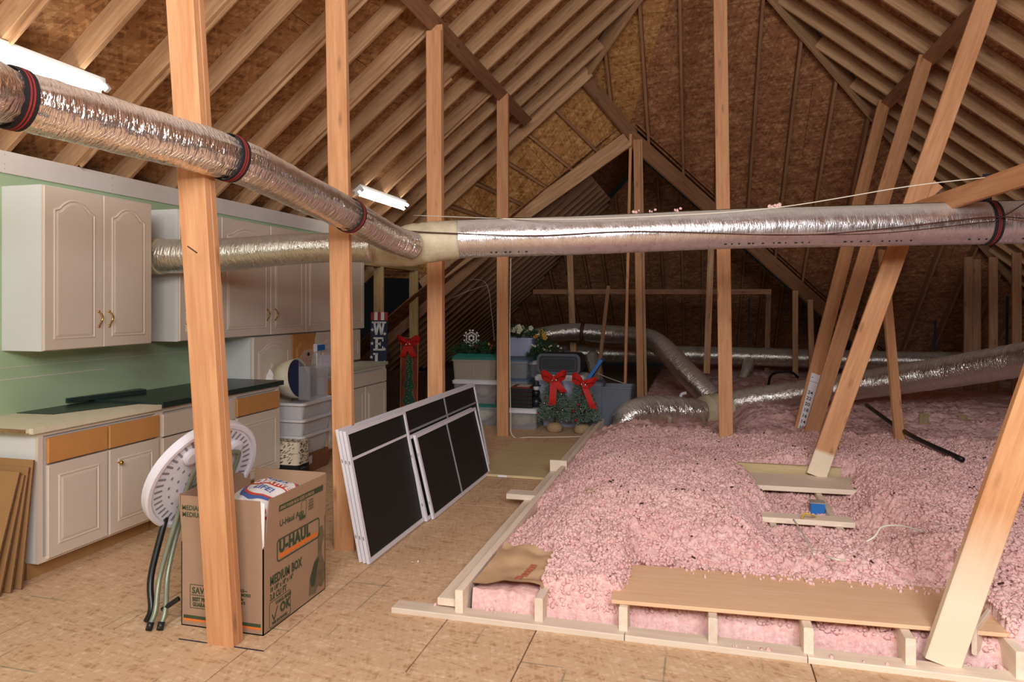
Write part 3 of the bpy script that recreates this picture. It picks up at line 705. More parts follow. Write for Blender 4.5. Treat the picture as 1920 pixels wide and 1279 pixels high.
PX = -1.13+KX*.41+.05*KY+.02*n2(KY*4, KX*0); PY = 3.375+front*1.0+.44*KY-.06*KX*KY
PZ = .135+.035*np.sin(KX*3.1)*(1-KY)+.05*KY+.03*(n3(KX*3.2, KY*4.1)-.5)+.012*np.abs(((KX*2.3+KY*1.4)%1)-.5)-.02*(KX > .9)+.03*sst(.9,1,KY)*n1(KX*6,KY)
mb = MB(); nx, ny = KX.shape; mb.v = [tuple(p) for p in np.stack([PX, PY, PZ], -1).reshape(-1, 3)]+[tuple(p) for p in np.stack([PX, PY, PZ-.003], -1).reshape(-1, 3)]
for b0, flip in ((0, 1), (nx*ny, 0)):
    for i in range(nx-1):
        for j in range(ny-1):
            q = (b0+i*ny+j, b0+(i+1)*ny+j, b0+(i+1)*ny+j+1, b0+i*ny+j+1); mb.f.append(q if flip else q[::-1])
kp = mb.build('kraft_facing', M['kraft'], bt, world=True, smooth=True)
pr = MB()
for k in range(7):
    u_ = .58+.01*k; v_ = .2+.06*k; i = int(u_*25); j = int(v_*33); c = Vector((PX[i,j], PY[i,j], PZ[i,j]+.004)); pr.box(c.x-.016, c.x+.016, c.y-.014, c.y+.014, c.z-.001, c.z+.0015)
pr.build('faded_print', plain('faded_red_print', srgb(190, 112, 84), .8, noise=.2, nscale=60), kp, world=True)

# ------------------------------------------------------------------ ducts
def duct_mesh(ctrl, rad, amp=.03, seed=3, step=.016, n=44, cinch=(), skew=2.0, freq=26, sub=8):
    path = resample(smooth_path(ctrl, sub), step); m = len(path)
    d = np.zeros(m)
    for i in range(1, m): d[i] = d[i-1]+(path[i]-path[i-1]).length
    rr = np.interp(d/d[-1], np.linspace(0, 1, len(rad)), rad) if hasattr(rad, '__len__') else np.full(m, rad)
    vn, vm = VNoise(seed), VNoise(seed+50); th = np.linspace(0, 2*math.pi, n, endpoint=False)
    D, T = np.meshgrid(d, th, indexing='ij'); per = np.minimum(T, 2*math.pi-T)
    w = (vn(D*freq+np.sin(T)*skew+50, np.cos(T)*1.6+np.sin(T)*1.3+9)-.5)+.6*(vm(D*freq*2.1+per, np.cos(T)*3+np.sin(T)*2.4+3)-.5)
    big = vn(D*3.0+7, np.cos(T)+np.sin(T)*1.1+4)-.5
    R = rr[:, None]*(1+amp*w+amp*.7*big)
    for c, s_ in cinch:
        g = np.exp(-((D-c*d[-1])/.055)**2); g2 = np.exp(-((D-c*d[-1])/.12)**2); R = R*(1-s_*g)*(1+amp*1.6*g2*np.sin(T*13+seed))
    mb = MB(); prev = None; up = Vector((0,0,1)); F = []
    for k, p in enumerate(path):
        a = (path[min(k+1,m-1)]-path[max(k-1,0)]).normalized()
        x = (a.cross(up) if abs(a.z) < .95 else a.cross(Vector((1,0,0)))) if prev is None else prev-a*prev.dot(a)
        x.normalize(); prev = x; y = a.cross(x); F.append((p, a, x, y))
        for i in range(n): mb.v.append(tuple(p+(x*math.cos(th[i])+y*math.sin(th[i]))*R[k, i]))
    for k in range(m-1):
        for i in range(n): j = (i+1)%n; mb.f.append((k*n+i, k*n+j, (k+1)*n+j, (k+1)*n+i))
    mb.f.append(tuple(range(n))[::-1]); mb.f.append(tuple((m-1)*n+i for i in range(n)))
    me = bpy.data.meshes.new('duct'); me.from_pydata(mb.v, [], mb.f); uvl = me.uv_layers.new(name='UVMap')
    uv = []
    for k in range(m-1):
        for i in range(n):
            for kk, ii in ((k,i),(k,i+1),(k+1,i+1),(k+1,i)): uv += [d[kk], ii/n*2*math.pi*float(rr.mean())]
    uv += [0.0, 0.0]*(2*n); uvl.data.foreach_set('uv', uv); me.shade_smooth(); me.update()
    return me, F, rr
def strap(parent, F, rr, frac, width=.045, slack=1.02, tilt=0.0, up=None):
    k = int(frac*(len(F)-1)); p, a, x, y = F[k]; r = rr[k]*slack; n = 36
    if tilt: a = (a+Vector((0,0,tilt))).normalized(); x = a.cross(Vector((0,0,1))).normalized(); y = a.cross(x)
    def band(mb, w0, w1, r0, r1):
        rings = []
        for w, q in ((w0, r0), (w0, r1), (w1, r1), (w1, r0)):
            rings.append([p+a*w+(x*math.cos(2*math.pi*i/n)+y*math.sin(2*math.pi*i/n))*q for i in range(n)])
        b = len(mb.v)
        for rg in rings: mb.v += [tuple(q) for q in rg]
        for g in range(4):
            h = (g+1)%4
            for i in range(n): j = (i+1)%n; mb.f.append((b+g*n+i, b+g*n+j, b+h*n+j, b+h*n+i))
        return mb
    s = band(MB(), -width/2, width/2, r, r+.004).build('strap', M['webbing'], parent, world=True, smooth=False)
    st = MB(); band(st, -.009, -.003, r+.004, r+.0052); band(st, .003, .009, r+.004, r+.0052); st.build('stripe', M['webbing_red'], s, world=True)
    if up is not None: MB().bar(p+Vector((0,0,r*.9)), p+Vector((0,0,up)), width, .004, a).build('hanger', M['webbing'], s, world=True)
    return s
def duct(label, ctrl, rad, m, straps=(), name='flexible_duct', **kw):
    t = thing(name, label, 'duct', Vector(ctrl[0])); me, F, rr = duct_mesh(ctrl, rad, **kw)
    link('duct_sleeve', me, m, t, Matrix.Identity(4), world=True)
    for s_ in straps: strap(t, F, rr, *s_[:1], **(s_[1] if len(s_) > 1 else {}))
    return t, F, rr
TEE = at(812, 452, 4.95)
D1P = [Vector((-2.75, .3, 2.32)), Vector((-2.55, .95, 2.31)), at(-120, 140, 2.15), at(15, 182, 2.42), at(210, 235, 2.72), at(432, 297, 3.15), at(560, 357, 3.72), at(652, 402, 4.2), at(725, 443, 4.62), at(775, 462, 4.82)]
def frac_at(ctrl, p):
    pth = resample(smooth_path(ctrl, 8), .016); return min(range(len(pth)), key=lambda i: (pth[i]-p).length)/(len(pth)-1)
S1, S2, S3 = (frac_at(D1P, p) for p in (at(22, 184, 2.43), at(432, 297, 3.15), at(655, 403, 4.22)))
d1, F1, R1 = duct('shiny foil duct slanting in from the left with red striped straps',
    D1P,
    [.103, .103, .103, .104, .104, .101, .100, .100, .098, .092], M['foil'], straps=[(S1, {'width': .05}), (S2, {'width': .05}), (S3, {'width': .045})], amp=.034, seed=5, cinch=[(S1, .12), (S2, .10), (S3, .12)])
D2P = [at(806, 452, 4.97), at(900, 447, 4.98), at(1100, 441, 4.97), at(1360, 430, 4.95), at(1600, 424, 4.93), at(1850, 418, 4.88), at(2000, 414, 4.82), Vector((3.0, 5.68, 2.17)), Vector((4.0, 5.8, 2.2))]
Q2 = frac_at(D2P, at(2000, 414, 4.82))
d2, F2, R2 = duct('long straight foil duct crossing the attic at head height',
    D2P,
    [.135, .136, .138, .144, .149, .152, .152], M['foil_scrim'], straps=[(frac_at(D2P, at(1850, 418, 4.88)), {'width': .06, 'tilt': .0, 'up': .34})], amp=.012, seed=8)
junction = MB()
jp = [at(690, 470, 5.18), at(735, 466, 5.1), at(780, 458, 5.0), at(825, 452, 4.95), at(860, 450, 4.95)]
mej, _, _ = duct_mesh(jp, [.10, .125, .146, .145, .137], amp=.05, seed=14, n=36); link('tee_junction', mej, M['mastic'], d2, Matrix.Identity(4), world=True)
mbm = MB()
for k in range(12, len(F2)-14, 2):
    p, a, x, y = F2[k]
    q = MB(); mbm.v += [tuple(p+Vector((0,0,R2[k]*.93))+Vector((0,.055*s_,.006*(1-abs(s_))+.006))) for s_ in (-1,-.5,0,.5,1)]
nst = len(mbm.v)//5
for k in range(nst-1):
    for i in range(4): mbm.f.append((k*5+i, (k+1)*5+i, (k+1)*5+i+1, k*5+i+1))
mbm.build('mastic_seam', M['mastic'], d2, world=True, smooth=True)
dash = MB()
for g0, g1 in ((.10, .16), (.47, .53), (.545, .60), (.655, .70), (.715, .76), (.845, .875), (.925, .95)):
    f_ = g0*Q2
    while f_ < g1*Q2:
        k_ = int(f_*(len(F2)-1)); p, a, x, y = F2[k_]; dn = Vector((0,0,-1)); fr_ = a.cross(dn); fr_ = fr_ if fr_.y < 0 else -fr_; fr_.normalize()
        q = (dn*.80+fr_*.60).normalized(); c_ = p+q*(R2[min(k_, len(R2)-1)]*1.012); dash.bar(c_, c_+a*random.uniform(.008, .02), .011, .0015, q.cross(a)); f_ += random.uniform(.005, .010)
dash.build('printed_line', M['ink_black'], d2, world=True)['kind'] = 'stuff'
fz = np.array([tuple(F2[int(f*Q2*(len(F2)-1))][0]+Vector((dx,-.03,R2[0]*1.05+dz))) for f in (.335, .36, .40, .55, .553, .557) for dx, dz in ((0,0),(.02,.012),(-.015,.005),(.01,-.02))])
o = link('fluff', tufts('fluff', fz, RNG.uniform(.007, .017, len(fz))), M['pink'], d2, Matrix.Identity(4), world=True); tag(o, kind='stuff')
d3, F3, R3 = duct('dull foil duct running out of the cabinet wall', [Vector((-4.25, 4.43, 1.92)), Vector((-3.9, 4.43, 1.917)), at(420, 478, 5.22), at(540, 468, 5.14), at(640, 464, 5.08), at(700, 466, 5.05)],
    [.128, .128, .124, .116, .108, .104], M['foil_dusty'], amp=.02, seed=9)
mej, _, _ = duct_mesh([Vector((-4.2, 4.43, 1.92)), Vector((-3.88, 4.43, 1.917))], [.134, .136], amp=.03, seed=4, n=32, sub=2); link('collar', mej, M['mastic'], d3, Matrix.Identity(4), world=True)
# ducts on and above the insulation
J4 = at(1335, 768, 9.2)
d4, F4, R4 = duct('long foil duct lying on the insulation, rising to the right', [at(1318, 768, 9.35), at(1400, 752, 9.25), at(1520, 735, 8.95), at(1660, 715, 8.4), at(1790, 695, 7.7), at(1900, 677, 7.05), at(1990, 660, 6.5), at(2200, 610, 5.9)],
    [.165, .165, .17, .175, .172, .168, .165], M['foil_floor'], amp=.055, seed=17, freq=16, step=.03)
mej, _, _ = duct_mesh([at(1296, 775, 9.1), at(1330, 768, 9.25), at(1372, 757, 9.25)], [.13, .205, .17], amp=.06, seed=24, n=30); link('junction_wrap', mej, M['foam_tan'], d4, Matrix.Identity(4), world=True)
d5, F5, R5 = duct('foil duct arching from the floor junction over the far bins', [at(1338, 752, 9.5), at(1290, 702, 9.9), at(1238, 648, 10.6), at(1200, 632, 11.2), at(1130, 626, 11.8), at(1075, 622, 12.0), at(1010, 630, 12.0), at(983, 646, 12.0), at(972, 680, 12.0)],
    [.16, .16, .155, .155, .15, .15, .145, .14, .14], M['foil_floor'], straps=[(.70, {'width': .06, 'slack': 1.04})], amp=.03, seed=31, step=.03)
d6, F6, R6 = duct('far horizontal foil duct under the low roof', [(-3.0, 13.2, .62), (0, 13.25, .63), (3, 13.2, .60), (5.0, 13.1, .62)], .16, M['foil_dusty'], amp=.03, seed=41, step=.035)
MB().tube([(3.2, 13.2, .9), (3.25, 13.1, .45)], .03, 8).build('hanger', M['strap_blue'], d6, world=True)
d7, F7, R7 = duct('fat crinkled foil elbow beside the grey tote', [at(1174, 822, 8.75), at(1170, 796, 8.72), at(1192, 776, 8.75), at(1242, 770, 8.95), at(1316, 773, 9.15)], [.15, .185, .19, .18, .155], M['foil_floor'], amp=.08, seed=51, freq=20, step=.02)
d8, F8, R8 = duct('small drooping foil duct below the far rail', [at(1110, 668, 12.6), at(1116, 690, 12.4), at(1120, 725, 12.2), at(1122, 760, 12.2)], .13, M['foil_dusty'], amp=.05, seed=61, step=.03)
d9, F9, R9 = duct('short foil takeoff hanging from the far horizontal duct', [at(1405, 665, 12.7), at(1402, 690, 12.3), at(1392, 716, 12.1)], .1, M['foil'], amp=.08, seed=63, step=.03)

# ------------------------------------------------------------------ cables and strings
def cable(label, ctrl, r, m, name='cable', n=6):
    o = MB().tube(smooth_path(ctrl, 8), r, n).build(name, m, None, smooth=True); tag(o, label, name.replace('_', ' ')); return o
cable('white string stretched from the left light to the right board', [at(775, 404, 5.4), at(1000, 411, 4.83), at(1200, 407, 4.7), at(1450, 390, 4.6), at(1700, 350, 4.5), at(1855, 332, 4.45)], .0035, M['wire_white'], 'string')
cable('brown cord sagging along the long duct', [at(760, 433, 4.83), at(830, 437, 4.8), at(1000, 442, 4.82), at(1200, 434, 4.81), at(1480, 441, 4.77), at(1650, 430, 4.74), at(1845, 408, 4.70), at(1930, 410, 4.64)], .005, M['wire_brown'], 'cord')
cable('second brown cord rising to the right edge above the duct', [at(1400, 440, 4.78), at(1640, 438, 4.75), at(1840, 417, 4.70), at(1868, 413, 4.69), at(1930, 376, 4.5)], .004, M['wire_brown'], 'cord')
cable('white cable lying on the insulation in front of the hollow', [at_z(1488, 975, .19), at_z(1500, 992, .22), at_z(1512, 1012, .26), at_z(1527, 1040, .27)], .006, M['wire_white'])
cable('short white cable end beside the plank', [at_z(1548, 1043, .27), at_z(1568, 1049, .28), at_z(1584, 1051, .27)], .006, M['wire_white'])
cable('curled white cable on the insulation right of the hollow', [at_z(1624, 1016, .27), at_z(1640, 1006, .30), at_z(1655, 988, .34), at_z(1690, 986, .34), at_z(1733, 998, .29)], .006, M['wire_white'])
cable('yellow cable looping in the hollow of the insulation', [at_z(1503, 973, .17), at_z(1510, 963, .21), at_z(1522, 966, .2), at_z(1535, 973, .14)], .006, M['wire_yellow'])
cable('yellow cable hanging under the plywood plank', [Vector((.62, 3.7, .12)), Vector((.55, 3.56, .11)), Vector((.46, 3.46, .085))], .005, M['wire_yellow'])
cable('white wire hanging down beside the post by the holiday bins', [Vector((-2.13, 7.98, 2.1)), Vector((-2.14, 7.97, 1.2)), Vector((-2.13, 7.97, .3)), Vector((-2.1, 7.95, .02)), Vector((-1.9, 7.98, .008)), Vector((-1.5, 8.1, .008)), Vector((-1.25, 8.2, .01))], .005, M['wire_white'])
cable('black pipe lying on the far insulation at right', [at_z(1625, 760, .4), at_z(1700, 812, .35), at_z(1805, 862, .30)], .022, M['wire_black'], 'pipe', 8)
cable('dark hose curling on the far insulation', [at_z(1440, 725, .3), at(1448, 702, 11.0), at(1480, 697, 11.0), at(1497, 708, 11.0)], .02, M['wire_black'], 'hose', 8)
cable('thin line hanging in the dark left wing', [at(866, 525, 11.5), at(910, 530, 11.2), at(922, 590, 11.0), at(927, 640, 11.0)], .004, M['wire_white'], 'string')
cable('thin line slanting through the dark left wing', [at(845, 560, 11.5), at(880, 545, 11.5), at(915, 534, 11.5)], .004, M['wire_white'], 'string')
cable('thin cord running from the trees to the far props', [at(1120, 700, 9.5), at(1150, 712, 9.6), at(1190, 725, 9.8)], .005, M['wire_white'], 'cord')
cable('white elbow pipe poking out of the far insulation', [at_z(1277, 758, .25), at_z(1277, 758, .25)+Vector((0,0,.12)), at_z(1284, 758, .25)+Vector((.02,0,.15))], .022, M['lid_white'], 'vent pipe', 8)
for px, ya, yb, tt, lab in ((1405, 560, 690, 12.6, 'navy strap hanging down from the rail over the far duct'), (1889, 555, 690, 9.9, 'navy strap hanging between the far props at right'), (1754, 600, 665, 12.0, 'dark strap hanging to the far duct at right')):
    o = MB().bar(at(px, ya, tt), at(px-2, yb, tt), .035, .004, (1,0,0)).build('hanging_strap', M['strap_blue']); tag(o, lab, 'strap')
# outlet box in the hollow
t = thing('junction_box', 'blue electrical box with white lid in the insulation hollow', 'electrical box', at_z(1532, 962, .1))
bl = at_z(1532, 962, .1); MB().box(-.045, .045, -.04, .04, -.012, .075).build('box_body', M['bluebox'], t); MB().box(-.05, .05, -.045, .045, .075, .082).build('lid', M['galv'], t)
# depth card on the leaning brace
p0 = Vector((.95, 7.75, 0)); p1 = Vector((2.22, 9.6, 4.06)); ax = (p1-p0).normalized(); wd = Vector((1,.2,0)); wd = (wd-ax*wd.dot(ax)).normalized(); nd = ax.cross(wd); nd = -nd if nd.y > 0 else nd
CARD = (p0+ax*.2+nd*.024, ax, wd, nd)
card = thing('depth_card', 'white insulation depth card numbered 12 to 24 on brace', 'card', p0+ax*.25)
q = p0+nd*.0235
MB().prism([q+wd*(-.04)+ax*.24, q+wd*.06+ax*.24, q+wd*.06+ax*.92, q+wd*(-.04)+ax*.92], nd*.002).build('card_sheet', M['ruler'], card, world=True)
# ------------------------------------------------------------------ lettering helper (converted to meshes at the end)
TEXTS = []
def text(body, org, xd, yd, size, m, parent, off=0.0, align='LEFT', sx=1.0, name='lettering', shear=0.0):
    cu = bpy.data.curves.new('txt', 'FONT'); cu.body = body; cu.size = size; cu.offset = off; cu.extrude = .0006; cu.align_x = align; cu.shear = shear; cu.resolution_u = 3; cu.space_character = 1.0+min(.22, off/size*2.4)
    xd = Vector(xd).normalized(); yd = Vector(yd); yd = (yd-xd*yd.dot(xd)).normalized(); zd = xd.cross(yd); o = Vector(org)
    mt = Matrix(((xd.x*sx,yd.x,zd.x,o.x),(xd.y*sx,yd.y,zd.y,o.y),(xd.z*sx,yd.z,zd.z,o.z),(0,0,0,1)))
    ob = bpy.data.objects.new('txt', cu); COL.objects.link(ob); TEXTS.append((ob, mt, m, parent, name))

# depth card numbers
for i, nn in enumerate((12, 14, 16, 18, 20, 22, 24)):
    text(str(nn), p0+nd*.0262+wd*(-.03)+ax*(.285+i*.066), wd, ax, .05, M['ink_black'], card, off=.001)
text('in', p0+nd*.0262+wd*(-.03)+ax*(.865), wd, ax, .025, M['ink_black'], card)
MB().prism([p0+nd*.026+wd*(-.04)+ax*.82, p0+nd*.026+wd*.06+ax*.825, p0+nd*.026+wd*.06+ax*.828, p0+nd*.026+wd*(-.04)+ax*.823], nd*.0006).build('crease', M['ink_soft'], card, world=True)

# ------------------------------------------------------------------ cabinets (faces look towards +X)
def shape(y0, y1, z0, z1, arch, n=12):
    if arch <= 0: return [(y0,z0),(y1,z0),(y1,z1),(y0,z1)]
    pts = [(y0,z0),(y1,z0),(y1,z1-arch)]
    for i in range(n+1):
        u = i/n; yy = y1-(y1-y0)*(.12+.76*u); pts.append((yy, z1-arch*.82*abs(2*u-1)**2.2))
    pts.append((y0, z1-arch)); return pts
def inset(p, d):
    cy = (min(a for a,_ in p)+max(a for a,_ in p))/2; cz = (min(b for _,b in p)+max(b for _,b in p))/2
    w = max(a for a,_ in p)-min(a for a,_ in p); h = max(b for _,b in p)-min(b for _,b in p)
    return [(cy+(a-cy)*(1-2*d/w), cz+(b-cz)*(1-2*d/h)) for a, b in p]
def door(parent, xf, y0, y1, z0, z1, m, arch=.0, handle=None, knob=None, name='door', panel=True):
    g = .0025; y0 += g; y1 -= g; d = MB()
    a = [(y0,z0),(y1,z0),(y1,z1),(y0,z1)]; i_ = inset(a, .004)
    d.frustum([(xf, *p) for p in a], [(xf+.014, *p) for p in a]); d.frustum([(xf+.014, *p) for p in a], [(xf+.019, *p) for p in i_])
    ob = d.build(name, m, parent, world=True)
    if panel:
        mw = min(.062, (y1-y0)*.17); s0 = shape(y0+mw, y1-mw, z0+mw, z1-mw, arch); s1 = inset(s0, .010); s2 = inset(s0, .017); s3 = inset(s0, .032)
        mo = MB(); x0 = xf+.0185
        mo.frustum([(x0,*p) for p in s0], [(x0+.0055,*p) for p in s1], cap=False); mo.frustum([(x0+.0055,*p) for p in s1], [(x0-.0005,*p) for p in s2], cap=False)
        mo.frustum([(x0,*p) for p in s2], [(x0+.005,*p) for p in s3]); mo.build('raised_panel', m, ob, world=True)
    if handle is not None:
        yh, zc = handle; hp = []
        for k in range(13):
            u = k/12*2-1; hp.append((xf+.021+.030*(1-u**2)**.8, yh+.005*math.sin(u*3), zc+.048*u))
        h = MB().tube(hp, [.0065-.002*(abs(k-6)/6) for k in range(13)], 8); h.ball((xf+.021, yh, zc-.05), .009, 8, 6).ball((xf+.021, yh, zc+.05), .009, 8, 6)
        h.build('handle', M['brass'], ob, world=True, smooth=True)
    if knob is not None:
        k = MB().ball((xf+.042, knob[0], knob[1]), .014, 12, 8).tube([(xf+.018, knob[0], knob[1]), (xf+.042, knob[0], knob[1])], .006, 8); k.build('knob', M['brass'], ob, world=True, smooth=True)
    return ob
UF = -3.87; UZ0, UZ1 = 1.27, 2.29
def upper(label, y0, y1, doors, z0=UZ0, z1=UZ1, xf=UF, arch=.075, name='wall_cabinet', cat='cabinet'):
    t = thing(name, label, cat, ((WX+xf)/2, (y0+y1)/2, z0))
    MB().box(WX+.001, xf-.001, y0, y1, z0, z1).build('body', M['cab_side'], t, world=True)
    for dd in doors: door(t, xf, dd[0], dd[1], z0+.004, z1-.004, dd[2] if len(dd) > 2 else M['cab'], arch, handle=dd[3] if len(dd) > 3 else None)
    return t
hz = UZ0+.19
upper('nearest white wall cabinet with two arched doors left of the gap', 3.41, 4.286, [(3.41, 3.855, M['cab'], (3.815, hz)), (3.855, 4.286, M['cab'], (3.90, hz))])
upper('single door white wall cabinet just right of the duct gap', 4.57, 5.06, [(4.57, 5.06, M['cab'], (4.64, hz))])
upper('wide white wall cabinet with paired brass pulls behind the post', 5.065, 6.36, [(5.065, 5.76, M['cab'], (5.70, hz)), (5.76, 6.36, M['cab'], (5.83, hz))])
upper('farthest white wall cabinet at the end of the green wall', 6.365, 7.66, [(6.365, 7.08, M['cab'], (7.02, hz)), (7.08, 7.66, M['cab'], (7.14, hz))])
LF = -3.9
upper('lower white cabinet with arched door standing behind the bins', 5.52, 6.16, [(5.54, 6.16, M['cab'])], z0=0.0, z1=1.262, xf=LF, name='stacked_cabinet')
t = upper('stacked cabinet with one unpainted brown arched door', 6.17, 6.66, [(6.17, 6.62, M['mdf'])], z0=.90, z1=1.262, xf=LF, name='stacked_cabinet')
MB().prism([(LF+.026, 6.50, .9), (LF+.026, 6.66, .9), (LF+.026, 6.66, 1.25), (LF+.026, 6.60, 1.25), (LF+.026, 6.57, 1.17), (LF+.026, 6.59, 1.10), (LF+.026, 6.53, 1.03)], (.002,0,0)).build('peeling_film', M['pboard'], t, world=True)
upper('last stacked cabinet with two white arched doors above the pale counter', 6.67, 7.62, [(6.67, 7.15, M['cab']), (7.15, 7.62, M['cab'])], z0=.90, z1=1.262, xf=LF, name='stacked_cabinet', arch=.06)
BF = -3.575
def base(label, y0, y1, fronts, ztop=.845, side=None):
    t = thing('base_cabinet', label, 'cabinet', ((WX+BF)/2, (y0+y1)/2, 0))
    MB().box(WX+.001, BF-.02, y0, y1, .1, ztop).build('body', M['cab_side'], t, world=True)
    fr = MB().ring([(BF-.02,y0,.1),(BF-.02,y1,.1),(BF-.02,y1,ztop),(BF-.02,y0,ztop)], [(BF-.02,y0+.03,.13),(BF-.02,y1-.03,.13),(BF-.02,y1-.03,ztop-.03),(BF-.02,y0+.03,ztop-.03)], (.02,0,0)); fr.build('face_frame', M['cab'], t, world=True)
    MB().box(WX+.05, BF-.085, y0+.005, y1, 0, .1).build('toe_kick', M['kick'], t, world=True)
    for f in fronts:
        door(t, BF, f['y'][0], f['y'][1], f['z'][0], f['z'][1], f.get('m', M['cab']), 0, knob=f.get('knob'), handle=f.get('handle'), name=f.get('n', 'door'), panel=f.get('p', True))
    return t
ym = 3.60
c1 = base('nearest base cabinet with two bare brown drawer fronts', 3.13, 4.045, [
    dict(y=(3.175, ym-.005), z=(.655, .80), m=M['mdf'], n='drawer_front', p=False), dict(y=(ym+.005, 4.03), z=(.655, .80), m=M['mdf'], n='drawer_front', p=False),
    dict(y=(3.175, ym-.005), z=(.115, .645)), dict(y=(ym+.005, 4.03), z=(.115, .645), knob=(ym+.075, .555))])
c2 = base('drawer base cabinet half hidden by the folded table', 4.05, 4.85, [dict(y=(4.06, 4.84), z=(.645, .80), n='drawer_front', p=False), dict(y=(4.06, 4.84), z=(.435, .635), n='drawer_front', p=False), dict(y=(4.06, 4.84), z=(.115, .425), n='drawer_front', p=False)])
c3 = base('base cabinet with bare brown drawer at the end of the dark counter', 4.855, 5.47, [dict(y=(4.865, 5.46), z=(.655, .80), m=M['mdf'], n='drawer_front', p=False), dict(y=(4.865, 5.46), z=(.115, .645))])
c4 = base('far base cabinet under the pale green counter end', 6.24, 7.655, [dict(y=(6.25, 6.55), z=(.655, .80), m=M['mdf'], n='drawer_front', p=False), dict(y=(6.56, 7.645), z=(.655, .80), n='drawer_front', p=False), dict(y=(6.25, 6.55), z=(.115, .645)), dict(y=(6.56, 7.09), z=(.115, .645)), dict(y=(7.10, 7.645), z=(.115, .645))])
t = thing('countertop', 'bare particle board worktop over the nearest base cabinet', 'countertop', (-3.88, 3.58, .846))
MB().box(WX+.002, BF-.005, 3.06, 4.045, .846, .868).build('board', M['pboard'], t, world=True)
MB().box(BF-.005, BF+.022, 3.08, 4.045, .838, .87).build('front_edge', M['pboard'], t, world=True)
MB().box(WX+.002, BF-.006, 3.052, 3.0598, .846, .867).build('raw_edge', M['pedge'], t, world=True)
t = thing('countertop', 'dark green laminate worktop running behind the near post', 'countertop', (-3.87, 4.77, .846))
MB().box(WX+.002, BF+.03, 4.05, 5.50, .846, .886).build('slab', M['counter'], t, world=True)
o = MB().prism([(-4.17, 3.50, .869), (-3.90, 3.52, .869), (-3.74, 4.04, .869), (-4.17, 4.04, .869)], (0,0,.003)).build('laminate_sheet', M['counter']); tag(o, 'thin dark laminate sheet lying on the bare worktop', 'laminate')
o = MB().prism([(-4.15, 3.86, .887), (-4.02, 4.42, .887), (-4.12, 4.46, .887), (-4.172, 3.86, .887)], (0,0,.03)).build('laminate_offcut', M['counter']); tag(o, 'dark laminate offcut lying along the back of the counter', 'laminate')
o = MB().box(WX+.002, BF+.02, 6.2, 7.68, .846, .88).build('countertop', M['counter_pale']); tag(o, 'pale green counter end near the welcome sign', 'countertop')

# flattened cartons leaning on the first base cabinet
for i, (yy, xx, hh_, lab) in enumerate(((3.085, -4.05, .66, 'flattened carton leaning closest to the cabinet side'), (3.03, -4.1, .62, 'flattened carton second from the cabinet side'), (2.97, -4.14, .58, 'flattened carton third from the cabinet side'), (2.90, -4.15, .60, 'foremost flattened carton leaning at the left edge'))):
    t = thing('flat_carton', lab, 'cardboard', (xx, 3.03-.05*i, 0))
    a = Vector((WX+.01, 3.03-.05*i, .002)); b = Vector((-3.57-.014*i, 3.03-.05*i, .002)); up = Vector((0, .075+.034*i, hh_+.03)); th = Vector((0, -.008, .002))
    MB().prism([a, b, b+up, a+up], th).build('sheet', M['card_flat'], t, world=True)
    MB().prism([b+Vector((.0005,0,0)), b+up+Vector((.0005,0,0)), b+up+th+Vector((.0005,0,0)), b+th+Vector((.0005,0,0))], (.002,0,0)).build('fluted_edge', M['card_edge'], t, world=True)
    if i == 3: 
        c = a+up*.93+Vector((.2,-.0095,0)); MB().prism([c, c+Vector((.14,0,0)), c+Vector((.14,.01,.035)), c+Vector((0,.01,.035))], (0,-.001,0)).build('tape_label', M['ink_soft'], t, world=True)

# ------------------------------------------------------------------ strip lights
def strip_light(label, c, L):
    t = thing('strip_light', label, 'light fixture', c); c = Vector(c)
    dn = -NL; xd = Vector((0,1,0)); sd = dn.cross(xd)
    mt = Matrix(((xd.x,sd.x,dn.x,c.x),(xd.y,sd.y,dn.y,c.y),(xd.z,sd.z,dn.z,c.z),(0,0,0,1)))
    MB().frustum([(-L/2,-.06,0),(L/2,-.06,0),(L/2,.06,0),(-L/2,.06,0)], [(-L/2,-.035,.045),(L/2,-.035,.045),(L/2,.035,.045),(-L/2,.035,.045)]).build('housing', M['fixture'], t, matrix=mt, world=True)
    for s_ in (-.035, .035):
        MB().tube([(-L/2+.03, s_, .066), (L/2-.03, s_, .066)], .0165, 12).build('tube', M['tube_glow'], t, matrix=mt, world=True, smooth=True)
        for e in (-1, 1): MB().box(e*L/2-.012-(.012 if e > 0 else -.0), e*L/2+.012-(.012 if e > 0 else -.0), s_-.018, s_+.018, .04, .085).build('lamp_holder', M['fixture'], t, matrix=mt, world=True)
    return t
strip_light('nearest glowing strip light above the slanting duct', (-3.64, 2.98, zl(-3.64)-.01), 1.26)
strip_light('far glowing strip light beside the straight post', (-3.72, 7.85, zl(-3.72)-.01), 1.30)
